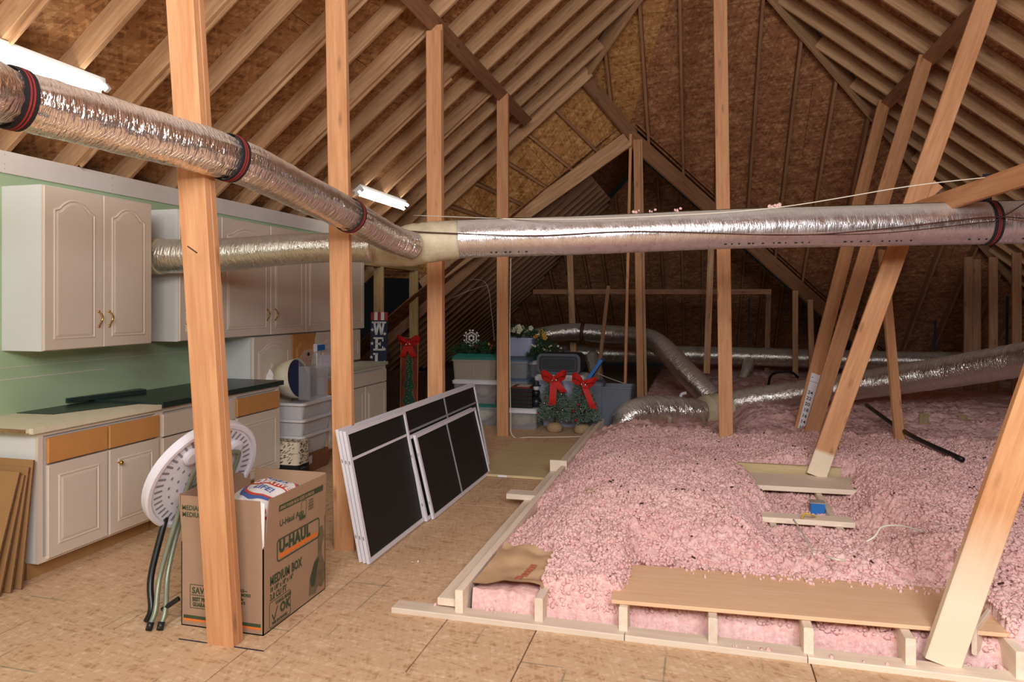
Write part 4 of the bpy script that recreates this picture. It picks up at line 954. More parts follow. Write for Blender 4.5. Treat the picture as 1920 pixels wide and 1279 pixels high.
# ------------------------------------------------------------------ moving box
BX0, BX1, BY0, BY1, BH, FL = -2.43, -1.975, 2.895, 3.46, .406, .228
box = thing('moving_box', 'open printed moving carton with raised flaps behind the nearest post', 'box', ((BX0+BX1)/2, (BY0+BY1)/2, 0))
T_ = .005
MB().box(BX0, BX1, BY0, BY0+T_, .001, BH).build('side_panel', M['card'], box, world=True); MB().box(BX0, BX1, BY1-T_, BY1, .001, BH).build('side_panel', M['card'], box, world=True)
sp_r = MB().box(BX1-T_, BX1, BY0, BY1, .001, BH).build('side_panel', M['card'], box, world=True); MB().box(BX0, BX0+T_, BY0, BY1, .001, BH).build('side_panel', M['card'], box, world=True)
MB().box(BX0, BX1, BY0, BY1, .001, .006).build('bottom_panel', M['card_in'], box, world=True)
fl = [('flap', [(BX0+.004,BY0,BH),(BX1-.006,BY0,BH),(BX1-.012,BY0-.012,BH+FL),(BX0+.006,BY0-.012,BH+FL)], (0,T_,0)),
      ('flap', [(BX1,BY0+.012,BH),(BX1,BY1-.004,BH),(BX1+.012,BY1-.006,BH+FL),(BX1+.012,BY0+.03,BH+FL)], (-T_,0,0)),
      ('flap', [(BX0+.004,BY1,BH),(BX1-.004,BY1,BH),(BX1-.006,BY1+.02,BH+FL),(BX0+.006,BY1+.02,BH+FL)], (0,-T_,0)),
      ('flap', [(BX0,BY0+.006,BH),(BX0,BY1-.006,BH),(BX0-.02,BY1-.006,BH+FL),(BX0-.02,BY0+.006,BH+FL)], (T_,0,0))]
flaps = [MB().prism(p, o_).build(nm, M['card'], box, world=True) for nm, p, o_ in fl]
FX = Vector((1,0,0)); FZ = Vector((0,0,1)); FY = Vector((0,1,0))
yf = BY0-.0009
def ftext(s, x, z, size, m=None, off=.0012, sx=.9): text(s, (x, yf, z), FX, FZ, size, m or M['ink_green'], box, off=off, sx=sx)
fz_ = BY0-.0125
for s_, z in (('MEDIANA', .565), ('MEDIUM', .532)): text(s_, (BX0+.012, BY0-.011*(z-BH)/FL-.002, z), FX, FZ, .032, M['ink_green'], flaps[0], off=.0006, sx=.92)
MB().ring([(x_, yf, z_) for x_, z_ in rrect(.155, .062, .012, 4, (BX0+BX1)/2-.01, .275)], [(x_, yf, z_) for x_, z_ in rrect(.149, .056, .010, 4, (BX0+BX1)/2-.01, .275)], (0,-.0006,0)).build('handle_cutout', M['ink_green'], box, world=True)
MB().ring([(BX0+.05, yf, .09), (BX0+.205, yf, .09), (BX0+.205, yf, .205), (BX0+.05, yf, .205)], [(BX0+.053, yf, .093), (BX0+.202, yf, .093), (BX0+.202, yf, .202), (BX0+.053, yf, .202)], (0,-.0006,0)).box(BX0+.06, BX0+.2, yf-.0006, yf, .152, .1555).build('printed_frame', M['ink_green'], box, world=True)
ftext('SAVE', BX0+.062, .162, .042); ftext('BEST PRICE', BX0+.064, .125, .026, sx=.72); ftext('GUARANTEE', BX0+.066, .1, .026, sx=.72)
for s_, z in (('BUNDLE—', .195), ('NOW MORE!', .175), ('a Bundle', .155), ('and You\'ll', .137), ('$100 in', .119), ('boxes!', .101)): ftext(s_, BX0+.285, z, .02, off=.0007, sx=.82)
MB().box(BX0+.014, BX1-.014, yf-.0006, yf, .038, .054).build('green_stripe', M['ink_green'], box, world=True)
MB().box(BX0+.014, BX1-.014, yf-.0006, yf, .026, .038).build('orange_stripe', M['ink_orange'], box, world=True)
xr = BX1+.0006
def rp(y, z): 
    dz = max(0, z-BH); return Vector((xr+.012*dz/FL+.0006, BY0+y, z))
def rtext(s, y, z, size, m=None, off=.0015, sx=.85, par=None, shear=0): text(s, rp(y, z), FY, FZ, size, m or M['ink_green'], par or box, off=off, sx=sx, shear=shear)
SC = (BY1-BY0)
MB().prism([rp(.20*SC,.552), rp(.93*SC,.552), rp(.93*SC,.582), rp(.20*SC,.582)], (.0004,0,0)).build('banner', M['ink_green'], flaps[1], world=True)
text('FIND YOUR BOX SIZES & PRICES', rp(.22*SC, .559)+Vector((.0008,0,0)), FY, FZ, .021, M['card'], flaps[1], off=.0004, sx=.98)
rtext('U-Haul App', .22*SC, .475, .045, sx=.95, par=flaps[1], off=.001)
MB().ring([rp(.60*SC+x_, .505+z_) for x_, z_ in rrect(.05, .085, .01, 3)], [rp(.60*SC+x_, .505+z_) for x_, z_ in rrect(.045, .08, .008, 3)], (.0005,0,0)).box(xr+.004, xr+.0085, BY0+.53*SC, BY0+.62*SC, .455, .47).build('phone_icon', M['ink_green'], flaps[1], world=True)
for z in (.53, .515, .50, .485): MB().box(xr+.005, xr+.0085, BY0+.68*SC, BY0+.76*SC, z, z+.007).build('small_print', M['ink_soft'], flaps[1], world=True)
MB().ring([rp(.54*SC+x_, .36+z_) for x_, z_ in rrect(.395, .11, .02, 4)], [rp(.54*SC+x_, .36+z_) for x_, z_ in rrect(.381, .096, .015, 4)], (.0006,0,0)).build('logo_frame', M['ink_green'], box, world=True)
MB().box(xr, xr+.0008, BY0+.22*SC, BY0+.86*SC, .319, .342).build('orange_stripe', M['ink_orange'], box, world=True)
rtext('U-HAUL', .225*SC, .348, .078, off=.0048, sx=.90)
rtext('MEDIUM BOX', .09*SC, .215, .060, off=.0024, sx=.70); rtext('18 1/8" x 18" x 16"', .09*SC, .183, .03, off=.001, sx=.78); rtext('3.0 CU FT', .09*SC, .143, .042, off=.0014, sx=.72)
MB().ring([rp(.24*SC+x_, .073+z_) for x_, z_ in rrect(.18, .125, .012, 3)], [rp(.24*SC+x_, .073+z_) for x_, z_ in rrect(.174, .119, .010, 3)], (.0005,0,0)).build('logo_frame', M['ink_green'], box, world=True)
rtext('U-HAUL BOXES', .14*SC+.02, .108, .022, off=.0008, sx=.8); rtext('OK', .24*SC, .055, .062, off=.003, sx=.9); rtext('FREE EXCHANGE', .12*SC, .022, .017, off=.0006, sx=.9)
MB().prism([rp(.125*SC,.075), rp(.15*SC,.05), rp(.20*SC,.1), rp(.205*SC,.094), rp(.15*SC,.034), rp(.115*SC,.07)], (.0006,0,0)).build('tick_mark', M['ink_green'], box, world=True)
mx = [(.70,.03),(.72,.12),(.80,.19),(.86,.21),(.86,.32),(.89,.36),(.95,.36),(.975,.30),(.93,.25),(.935,.20),(.985,.15),(.985,.06),(.93,.03),(.86,.05),(.82,.02)]
MB().prism([rp(a*SC, b) for a, b in mx], (.0004,0,0)).build('mixer_picture', M['ink_soft'], box, world=True)
MB().prism([rp(a*SC, b) for a, b in [(.72,.11),(.80,.19),(.88,.20),(.83,.11),(.80,.06),(.74,.07)]], (.0008,0,0)).build('mixer_picture', M['ink_green'], box, world=True)
# bag of quilt filling inside the box
bag = thing('printed_bag', 'puffy white printed bag filling the moving carton', 'bag', ((BX0+BX1)/2, (BY0+BY1)/2, .01))
gx = np.linspace(0, 1, 34); gy = np.linspace(0, 1, 40); GX, GY = np.meshgrid(gx, gy, indexing='ij')
puff = (np.sin(GX*math.pi)**.22)*(np.sin(GY*math.pi)**.2)
BZ = .34+.235*puff+.085*(GY**1.2)*puff+.02*(n1(GX*4, GY*4)-.5)+.02*(n2(GX*9, GY*7)-.5)*puff
BXs = BX0+.012+GX*(BX1-BX0-.024); BYs = BY0+.012+GY*(BY1-BY0-.024)
mb = MB(); nx, ny = GX.shape; mb.v = [tuple(p) for p in np.stack([BXs, BYs, BZ], -1).reshape(-1, 3)]+[tuple(p) for p in np.stack([BXs, BYs, np.full_like(BXs, .02)], -1).reshape(-1, 3)]
NN = nx*ny
mb.f = [(i*ny+j, (i+1)*ny+j, (i+1)*ny+j+1, i*ny+j+1) for i in range(nx-1) for j in range(ny-1)]
for i in range(nx-1): mb.f += [(i*ny, NN+i*ny, NN+(i+1)*ny, (i+1)*ny), ((i+1)*ny-1, (i+2)*ny-1, NN+(i+2)*ny-1, NN+(i+1)*ny-1)]
for j in range(ny-1): mb.f += [(j, j+1, NN+j+1, NN+j), ((nx-1)*ny+j, NN+(nx-1)*ny+j, NN+(nx-1)*ny+j+1, (nx-1)*ny+j+1)]
bg = mb.build('bag_film', M['paper_white'], bag, world=True, smooth=True)
# corner sliver of the bag pushed through the slit
MB().prism([(BX1-.012, BY0+.004, .40), (BX1+.004, BY0-.002, .42), (BX1+.004, BY0+.004, .62), (BX1-.02, BY0-.004, .63)], (0,.003,0)).build('bag_corner', M['paper_white'], bag, world=True)
def on_bag(u, v):
    i = min(nx-2, max(0, int(u*(nx-1)))); j = min(ny-2, max(0, int(v*(ny-1)))); fu = u*(nx-1)-i; fv = v*(ny-1)-j
    z = BZ[i,j]*(1-fu)*(1-fv)+BZ[i+1,j]*fu*(1-fv)+BZ[i,j+1]*(1-fu)*fv+BZ[i+1,j+1]*fu*fv
    return Vector((BX0+.012+u*(BX1-BX0-.024), BY0+.012+v*(BY1-BY0-.024), z+.002))
def bag_patch(poly, m, nm, lift=0.0, n=10):
    """thin decal that follows the bag: polygon given in (u,v), filled by a fan of strips"""
    mb = MB(); c = (sum(p[0] for p in poly)/len(poly), sum(p[1] for p in poly)/len(poly)); k = len(poly)
    for r in range(n+1):
        for p in poly: mb.v.append(tuple(on_bag(c[0]+(p[0]-c[0])*r/n, c[1]+(p[1]-c[1])*r/n)+Vector((0,0,lift))))
    for r in range(n):
        for i in range(k): j = (i+1)%k; mb.f.append((r*k+i, (r+1)*k+i, (r+1)*k+j, r*k+j))
    return mb.build(nm, m, bag, world=True, smooth=True)
ell = lambda cx, cy, a, b, n=40: [(cx+a*math.cos(2*math.pi*i/n), cy+b*math.sin(2*math.pi*i/n)) for i in range(n)]
bag_patch(ell(.60, .60, .34, .30), M['ink_blue'], 'print_ring'); bag_patch(ell(.60, .61, .30, .26), M['ink_red'], 'print_ring', .0015); bag_patch(ell(.60, .61, .27, .235), M['paper_white'], 'print_ring', .003)
rb_ = [(.31,.60),(.89,.60),(.89,.70),(.31,.70)]
bag_patch([(.31+.58*i/12, .58) for i in range(13)]+[(.89-.58*i/12, .69) for i in range(13)], M['ink_red'], 'print_band', .0045)
BAGT = []
def bag_text(s, u, v, size, m, off, sx=1.0, lift=.004): text(s, (u, v, lift), FX, FY, size, m, ('BAG', bag), off=off, sx=sx)
bag_text('CREATIVE', .345, .60, .105, M['paper_white'], .004, .98, .0075); bag_text('LIFE!', .475, .45, .12, M['ink_blue'], .002, 1.0, .0055); bag_text('LIVE A', .46, .72, .09, M['ink_blue'], .001, 1.0, .0055)
bag_text('DOWNLOAD', .17, .14, .15, M['ink_red'], .004, .95, .003); bag_text('for free today', .35, .065, .06, M['ink_blue'], 0, 1, .003); bag_patch(ell(.09, .22, .05, .045, 16), M['ink_red'], 'print_badge', .001)

# ------------------------------------------------------------------ folded round table leaning behind the box
FT_C = Vector((-2.49, 3.13, .67)); FT_N = Vector((.864, -.221, -.45)).normalized()
tb = thing('folding_table', 'white round folding table with legs folded, leaning beside the box', 'table', (-2.50, 3.0, 0))
ux = FZ.cross(FT_N).normalized(); uy = FT_N.cross(ux)      # ux horizontal along the disc, uy up the disc
TMt = Matrix(((ux.x,uy.x,FT_N.x,FT_C.x),(ux.y,uy.y,FT_N.y,FT_C.y),(ux.z,uy.z,FT_N.z,FT_C.z),(0,0,0,1)))
R_ = .314
top = MB().lathe([(.0,-.040),(R_-.012,-.040),(R_,-.028),(R_,.008),(R_-.008,.016),(R_-.026,.016),(R_-.034,.004),(0.001,.004)], 72)
tt = top.build('table_top', M['plastic_white'], tb, matrix=TMt, world=True, smooth=False)
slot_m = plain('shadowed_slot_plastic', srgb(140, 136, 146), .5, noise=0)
def slot_mesh(L, w): return MB().frustum([(x, y, .0035) for x, y in rrect(L, w, w*.45, 3)], [(x, y, .006) for x, y in rrect(L, w, w*.45, 3)]).mesh('moulded_slot')
sl_out, sl_in = slot_mesh(.042, .012), slot_mesh(.018, .010)
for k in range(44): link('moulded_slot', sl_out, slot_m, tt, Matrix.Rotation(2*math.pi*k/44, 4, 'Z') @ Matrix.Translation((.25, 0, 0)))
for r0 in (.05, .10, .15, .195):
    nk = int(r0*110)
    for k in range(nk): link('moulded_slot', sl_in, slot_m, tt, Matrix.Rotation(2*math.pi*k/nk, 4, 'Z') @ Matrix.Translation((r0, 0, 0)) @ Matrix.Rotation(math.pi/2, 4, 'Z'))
for xx in (-.13, .13): MB().lathe([(.045,0),(.045,.022),(.03,.03),(0.001,.03)], 20, (xx, .15, .004)).build('pivot_boss', M['plastic_white'], tt, matrix=Matrix.Identity(4), smooth=False)
def tl(x, y, z): return FT_C+ux*x+uy*y+FT_N*z
foot = [Vector((-2.535, 2.80, .012)), Vector((-2.485, 2.815, .012)), Vector((-2.60, 2.86, .012))]
def leg(pts, m, r=.0125, cap=True):
    l_ = MB().tube(smooth_path(pts, 6), r, 10).build('leg', m, tb, world=True, smooth=True)
    if cap: p = Vector(pts[-1]); q = p+(Vector(pts[-2])-p).normalized()*.03; MB().tube([p-Vector((0,0,.008)), q], r*1.25, 10).build('rubber_foot', M['black_plastic'], l_, world=True, smooth=True)
    return l_
leg([tl(-.02,.15,.045), tl(-.075,.15,.05), tl(-.11,.12,.052), tl(-.13,-.1,.055), foot[0]*.45+tl(-.15,-.25,.06)*.55, foot[0]*.8+tl(-.16,-.3,.06)*.2+Vector((.02,0,0)), foot[0]], M['sage_metal'])
leg([tl(-.07,.03,.045), tl(-.10,-.15,.05), foot[1]*.4+tl(-.12,-.28,.06)*.6, foot[1]*.8+tl(-.13,-.3,.06)*.2+Vector((.02,0,0)), foot[1]], M['sage_metal'])
leg([tl(-.14,-.22,-.01), foot[2]*.5+tl(-.18,-.3,.0)*.5, foot[2]*.85+tl(-.18,-.3,0)*.15+Vector((.02,0,0)), foot[2]], M['black_metal'], .016, False)
leg([tl(.06,.15,.045), tl(.11,.15,.05), tl(.135,.12,.052), tl(.13,-.05,.055), tl(.12,-.2,.055)], M['sage_metal'], cap=False)
leg([tl(.09,.07,.045), tl(.09,-.06,.05), tl(.085,-.2,.05)], M['sage_metal'], cap=False)
MB().tube([tl(-.11,0.0,.052), tl(-.065,0.0,.05)], .008, 8).tube([tl(-.115,-.10,.052), tl(-.07,-.10,.05)], .008, 8).build('cross_brace', M['sage_metal'], tb, world=True)
MB().tube([tl(-.065,.05,.05), tl(-.065,-.13,.05)], .014, 10).build('locking_sleeve', M['sage_metal'], tb, world=True, smooth=True)
MB().tube([foot[1]+Vector((-.02,.04,.07)), foot[1]+Vector((.05,.07,.12))], .012, 8).build('floor_bar', M['black_metal'], tb, world=True)

# ------------------------------------------------------------------ window screens
def screen(label, y0, y1, x0, x1, h, muntins=(), rail=None, group=None):
    """frame leaning back: foot line at x0 on the floor, top at x1"""
    t = thing('window_screen', label, 'window screen', (x0, (y0+y1)/2, 0)); n_ = Vector((h, 0, x0-x1)).normalized(); upv = Vector((x1-x0, 0, h)).normalized(); H = math.hypot(h, x1-x0)
    P = lambda y, u, d=0.0: Vector((x0, y, .004))+upv*u+n_*d
    fw, ft = .026, .020
    fr = MB().ring([P(y0,0),P(y1,0),P(y1,H),P(y0,H)], [P(y0+fw,fw),P(y1-fw,fw),P(y1-fw,H-fw),P(y0+fw,H-fw)], n_*ft).build('frame', M['screen_frame'], t, world=True)
    MB().prism([P(y0+fw,fw,.009),P(y1-fw,fw,.009),P(y1-fw,H-fw,.009),P(y0+fw,H-fw,.009)], n_*.0012).build('mesh_panel', M['mesh'], t, world=True)
    for y, m in muntins: MB().prism([P(y-.008,fw,.008),P(y+.008,fw,.008),P(y+.008,H-fw,.008),P(y-.008,H-fw,.008)], n_*.009).build('muntin', m, t, world=True)
    if rail: MB().prism([P(y0+fw,H*rail[0]-.008,.008),P(y1-fw,H*rail[0]-.008,.008),P(y1-fw,H*rail[0]+.008,.008),P(y0+fw,H*rail[0]+.008,.008)], n_*.008).build('rail', rail[1], t, world=True)
    for u in (.18, .75): MB().prism([P(y0-.001,H*u,.006),P(y0-.001,H*u+.02,.006),P(y0-.001,H*u+.02,.014),P(y0-.001,H*u,.014)], (0,-.002,0)).build('clip', M['galv'], t, world=True)
    return t
W_, G_ = M['screen_frame'], M['screen_frame_grey']
screen('rearmost long white window screen leaning on the posts', 3.86, 6.5, -1.975, -2.135, .79, [(4.75, G_), (5.6, G_)], (.80, G_))
screen('middle long white window screen of the leaning stack', 3.85, 6.46, -1.945, -2.105, .785, [(5.62, G_)], (.78, G_))
screen('short tall window screen at the near end of the stack', 3.84, 4.73, -1.915, -2.075, .785, [], (.78, W_))
screen('low window screen right behind the foremost one', 4.70, 6.16, -1.89, -2.035, .60, [], None)
screen('foremost low window screen with one divider', 4.76, 6.19, -1.862, -2.008, .60, [(5.42, G_)], None)
# ------------------------------------------------------------------ bins and totes
def tote(label, c, w, d, h, body, lid=None, taper=.9, rz=0.0, lidh=.035, name='storage_bin', panels=False, latch=None, domed=False, group=None, open_top=False):
    """c = centre of the footprint, w along X, d along Y; hollow tapered tub with rim and lid"""
    t = thing(name, label, 'bin', c, rz, group); b = [(x*taper, y*taper) for x, y in rrect(w, d, .035)]; tp = rrect(w, d, .04); wi = rrect(w-.008, d-.008, .037); bi = [(x*taper, y*taper) for x, y in rrect(w-.01, d-.01, .033)]
    hb = h-(lidh if lid else 0); s = MB()
    s.frustum([(x,y,0) for x,y in b], [(x,y,hb) for x,y in tp], cap=False); s.add([(x,y,.0) for x,y in b], [tuple(range(len(b)))[::-1]])
    s.frustum([(x,y,hb) for x,y in tp], [(x,y,hb) for x,y in wi], cap=False); s.frustum([(x,y,hb) for x,y in wi], [(x,y,.006) for x,y in bi], cap=False); s.add([(x,y,.006) for x,y in bi], [tuple(range(len(bi)))])
    bd = s.build('body', body, t)
    ro = rrect(w+.024, d+.024, .046); MB().ring([(x,y,hb-.02) for x,y in ro], [(x,y,hb-.02) for x,y in wi], (0,0,.02)).build('rim', (lid if (lid and lid is M['lid_white']) else body), t)
    if panels:
        for s_ in (-1, 1):
            q = rrect(w*.36*taper, hb*.7, .015, 3, s_*w*.21, hb*.48); f = lambda z: -(d/2)*(taper+(1-taper)*z/hb)
            MB().prism([(x, f(z)-.001, z) for x, z in q], (0,-.006,0)).build('embossed_panel', body, bd, matrix=Matrix.Identity(4))
    if lid:
        l0 = rrect(w+.03, d+.03, .05); l1 = rrect(w-.03, d-.03, .04) if not domed else rrect(w*.86, d*.8, .04); L = MB()
        L.frustum([(x,y,hb) for x,y in l0], [(x,y,hb+lidh*.45) for x,y in l0]); L.frustum([(x,y,hb+lidh*.45) for x,y in l0], [(x,y,hb+lidh) for x,y in l1]); L.build('lid', lid, t)
    if latch is not None: MB().box(-.06, .06, -d/2-.028, -d/2-.012, hb-.028, hb+.012).build('latch', latch, t)
    return t
def fill(t, w, d, z0, z1, m, nm='contents'):
    s = MB()
    for i in range(7): s.ball((random.uniform(-w*.3, w*.3), random.uniform(-d*.3, d*.3), random.uniform(z0+.06, z1-.06)), .09, 8, 5, (1.2, 1, .8))
    return s.build(nm, m, t, smooth=True)
SX, SY = -2.80, 8.86
b = tote('teal lidded clear bin at the bottom of the left stack', (SX+.02, SY, .001), .60, .44, .27, M['plastic_clear'], M['plastic_teal']); fill(b, .5, .38, .01, .23, M['flower_w'])
b = tote('white lidded clear bin in the middle of the left stack', (SX+.01, SY, .273), .60, .44, .31, M['plastic_clear'], M['lid_white']); fill(b, .5, .38, .01, .27, M['burlap'])
tote('taupe tote with teal lid on top of the left stack', (SX, SY, .585), .60, .44, .33, M['plastic_taupe'], M['plastic_teal'], taper=.93, panels=True, lidh=.075, domed=True)
b = tote('stacked slate blue lidded bin right behind the post, lowest', (-2.36, 9.15, .001), .42, .5, .32, M['plastic_clear'], M['plastic_blue']); fill(b, .35, .4, .01, .28, M['flower_w'])
b = tote('stacked slate blue lidded bin behind the post, middle one', (-2.36, 9.15, .322), .42, .5, .26, M['plastic_clear'], M['plastic_blue']); fill(b, .35, .4, .01, .22, M['burlap'])
b = tote('stacked slate blue lidded bin behind the post, top one', (-2.36, 9.15, .583), .42, .5, .26, M['plastic_clear'], M['plastic_blue']); fill(b, .35, .4, .01, .22, M['pine_dark'])
tote('lavender grey bin holding silk flowers behind the post', (-2.50, 9.85, .62), .46, .4, .46, M['plastic_lav'], None)
tote('plain grey tote under the lavender bin of silk flowers', (-2.50, 9.85, .001), .5, .42, .61, M['plastic_grey'], M['plastic_grey'])
b = tote('low clear bin with white lid in front of the crate', (-2.12, 8.72, .001), .40, .5, .26, M['plastic_clear'], M['lid_white'], taper=.88); fill(b, .32, .4, .01, .22, M['burlap'])
b = tote('grey clear bin with white lid below the green wreath', (-2.0, 9.42, .50), .44, .40, .30, M['plastic_clear'], M['lid_white'], taper=.86); fill(b, .35, .3, .02, .25, M['plastic_grey'])
tote('dark slate bin under the wreath bin', (-2.0, 9.42, .001), .44, .42, .495, M['plastic_blue'], M['plastic_blue'])
tote('large lavender white tub behind the two little trees', (-1.70, 8.98, .001), .62, .48, .66, M['plastic_lav'], M['lid_white'], taper=.72, lidh=.05)
tote('open grey tote right of the little trees', (-1.07, 9.22, .001), .50, .42, .50, M['plastic_grey'], None, taper=.86)
# crate with red box and snowman
t = thing('crate', 'black slatted crate on the low clear bin', 'crate', (-2.15, 8.66, .263))
for z in (0, .05, .10, .15, .20): MB().ring([(-.15,-.15,z),(.15,-.15,z),(.15,.15,z),(-.15,.15,z)], [(-.143,-.143,z),(.143,-.143,z),(.143,.143,z),(-.143,.143,z)], (0,0,.042)).build('slat', M['black_plastic'], t)
MB().box(-.145, .145, -.145, .145, .002, .01).build('crate_floor', M['black_plastic'], t)
t = thing('gift_box', 'red box with cream label standing in the black crate', 'box', (-2.15, 8.66, .275)); MB().box(-.12, .12, -.12, .12, 0, .25).build('carton', M['sign_brick'], t); MB().box(-.06, .1, -.1, .1, .25, .253).build('label_panel', M['flower_w'], t)
t = thing('snowman_figure', 'small dark hatted snowman figure at the crate corner', 'figurine', (-1.965, 8.60, .265))
MB().ball((0,0,.07), .07, 12, 8).ball((0,0,.18), .05, 12, 8).build('body', M['black_plastic'], t, smooth=True); MB().ball((0,0,.245), .04, 12, 8).build('head', M['skin_snow'], t, smooth=True)
MB().lathe([(.06,.27),(.06,.278),(.036,.28),(.034,.33),(.001,.331)], 14).build('hat', M['black_plastic'], t)
# suitcase on the tub
t = thing('suitcase', 'black soft suitcase with grey trim on the white tub lid', 'suitcase', (-1.72, 8.98, .663))
s = MB(); q0 = rrect(.56, .26, .07, 5, 0, .135); s.frustum([(x,-.19,z) for x,z in q0], [(x,.19,z) for x,z in q0]); s.build('shell', M['suitcase'], t)
MB().ring([(x,-.191,z) for x,z in rrect(.56, .26, .07, 5, 0, .135)], [(x,-.191,z) for x,z in rrect(.50, .20, .05, 5, 0, .135)], (0,-.012,0)).build('piping', M['suitcase_trim'], t)
MB().ring([(x,-.191,z) for x,z in rrect(.44, .15, .03, 4, 0, .13)], [(x,-.191,z) for x,z in rrect(.43, .14, .03, 4, 0, .13)], (0,-.006,0)).build('zip', M['suitcase_trim'], t)
MB().tube(smooth_path([(-.09,-.05,.26), (-.07,-.05,.30), (.07,-.05,.30), (.09,-.05,.26)], 5), .012, 8).build('handle', M['black_plastic'], t, smooth=True)
o = MB().box(-.02, .02, -.12, .12, -.16, .16).build('blue_carton', M['bluebox'], None, matrix=Matrix.Translation((-1.28, 9.02, .72)) @ Matrix.Rotation(.6, 4, 'Y')); tag(o, 'blue and white flat box tilted behind the right tree', 'box')
tote('dark tote supporting the tilted blue box behind the right tree', (-1.30, 9.15, .001), .22, .3, .56, M['plastic_grey'], M['plastic_grey'])

# ------------------------------------------------------------------ foliage
def sprays(mb, pts, dirs, L, w, seed):
    r = np.random.default_rng(seed)
    for p, d in zip(pts, dirs):
        d = Vector(d).normalized(); p = Vector(p)
        for k in range(7):
            q = (d+Vector(r.normal(0, .55, 3))).normalized(); s_ = q.cross(Vector(r.normal(0,1,3))).normalized()*w; e = p+q*L*r.uniform(.5, 1.1)
            mb.add([p-s_, p+s_, e+s_*.3, e-s_*.3], [(0,1,2,3)])
    return mb
def little_tree(label, c, H, seed, rz):
    t = thing('potted_pine', label, 'christmas tree', c, rz); r = np.random.default_rng(seed)
    MB().lathe([(.075,0),(.095,.02),(.10,.06),(.08,.10),(.05,.115),(.001,.116)], 20).build('burlap_base', M['burlap'], t, smooth=True)
    MB().tube([(0,0,.1),(0,0,H*.95)], [.016,.006], 8).build('trunk', M['dim_wood'], t)
    pts, dirs = [], []
    for i in range(1100):
        u = r.random()**.8; z = .15+(H-.16)*u; R = .20*(1-u)**.75+.02; a = r.uniform(0, 2*math.pi); rr_ = R*(.35+.65*r.random())
        pts.append((rr_*math.cos(a), rr_*math.sin(a), z)); dirs.append((math.cos(a), math.sin(a), .15))
    sprays(MB(), pts, dirs, .055, .0062, seed).build('foliage', M['pine'], t)
    sprays(MB(), [pts[i] for i in range(0, 1100, 5)], [dirs[i] for i in range(0, 1100, 5)], .065, .004, seed+1).build('frosted_tips', M['flower_w'] if False else M['pine'], t)
    for i in range(16):
        u = r.uniform(.08, .85); z = .15+(H-.16)*u; R = .20*(1-u)**.75+.03; a = r.uniform(math.pi*.9, math.pi*2.1)
        MB().ball((R*math.cos(a), R*math.sin(a), z), .017, 10, 6).build('ornament', M['silver_ball'] if i%3 == 0 else M['berry'], t, smooth=True)
    return t
def ribbon_strip(mb, pts, wdir, w):
    b = len(mb.v); wv = Vector(wdir).normalized()*(w/2)
    for p in pts: mb.v += [tuple(Vector(p)-wv), tuple(Vector(p)+wv), tuple(Vector(p)+wv+Vector((0,.003,0))), tuple(Vector(p)-wv+Vector((0,.003,0)))]
    for k in range(len(pts)-1):
        for i in range(4): mb.f.append((b+4*k+i, b+4*k+(i+1)%4, b+4*k+4+(i+1)%4, b+4*k+4+i))
    return mb
def bow(label, c, s=1.0, rz=0, tails=((-.02,-.32),(.12,-.16)), ry=0.0):
    t = thing('ribbon_bow', label, 'bow', c, rz, ry=ry)
    for sg in (-1, 1):
        lp = [(0,0,0), (sg*.05*s,-.05*s,.045*s), (sg*.11*s,-.07*s,.075*s), (sg*.145*s,-.03*s,.055*s), (sg*.14*s,.02*s,.02*s), (sg*.07*s,.02*s,-.01*s), (0,0,0)]
        ribbon_strip(MB(), smooth_path(lp, 5), (.25*sg,-.45,1), .085*s).build('loop', M['ribbon'], t, smooth=False)
    for dx, dz in tails:
        ribbon_strip(MB(), smooth_path([(0,-.02,0), (dx*.3*s,-.06*s,dz*.3*s), (dx*.7*s,-.065*s,dz*.7*s), (dx*s,-.04*s,dz*s)], 5), (1,0,.1), .085*s).build('tail', M['ribbon'], t)
    MB().ball((0,-.03*s,0), .032*s, 10, 6, (1,.8,1)).build('knot', M['ribbon'], t, smooth=True)
    MB().ball((-.02*s,-.06*s,-.015*s), .018*s, 10, 6).ball((.028*s,-.06*s,-.01*s), .018*s, 10, 6).build('bells', M['silver_ball'], t, smooth=True); return t
little_tree('little frosted pine with upright red bow, left of the pair', (-1.70, 8.44, .001), .66, 3, .2)
little_tree('little frosted pine with tilted red bow, right of the pair', (-1.36, 8.42, .001), .63, 9, 1.4)
bow('red velvet bow on top of the left little tree', (-1.69, 8.33, .66), 1.0, .25)
bow('red velvet bow tilted on the right little tree', (-1.33, 8.31, .62), .95, .25, ((.20,-.28),(.05,-.06)), ry=.25)
def greenery(label, c, w, d, h, seed, m, flowers=(), name='greenery', n_=260, cat='greenery'):
    t = thing(name, label, cat, c); r = np.random.default_rng(seed); pts, dirs = [], []
    for i in range(n_):
        x, y = r.uniform(-w/2, w/2), r.uniform(-d/2, d/2); z = h*r.random()*(1-(2*x/w)**2*.6); pts.append((x,y,z)); dirs.append((x*2, y*2, .5))
    sprays(MB(), pts, dirs, .07, .006, seed).build('leaves', m, t)
    for fm, k, rad in flowers:
        for i in range(k):
            x, y = r.uniform(-w/2, w/2), r.uniform(-d/2, d/2*.2); z = h*(.5+.5*r.random())
            mb = MB()
            for q in range(5): a = q*1.257; mb.ball((x+rad*.6*math.cos(a), y-.01, z+rad*.6*math.sin(a)), rad*.6, 6, 4)
            mb.build('blossom', fm, t, smooth=True)
    return t
gl = greenery('garland with berries and pine on the taupe tote', (SX-.05, SY-.02, .915), .5, .3, .13, 5, M['pine_dark'], [(M['berry'], 5, .018), (M['silver_ball'], 5, .016), (M['gold'], 3, .016)], 'garland', cat='garland')
t = thing('snowflake', 'white snowflake pick standing in the garland', 'snowflake', (SX-.07, SY-.10, .98))
s = MB(); cz = .135
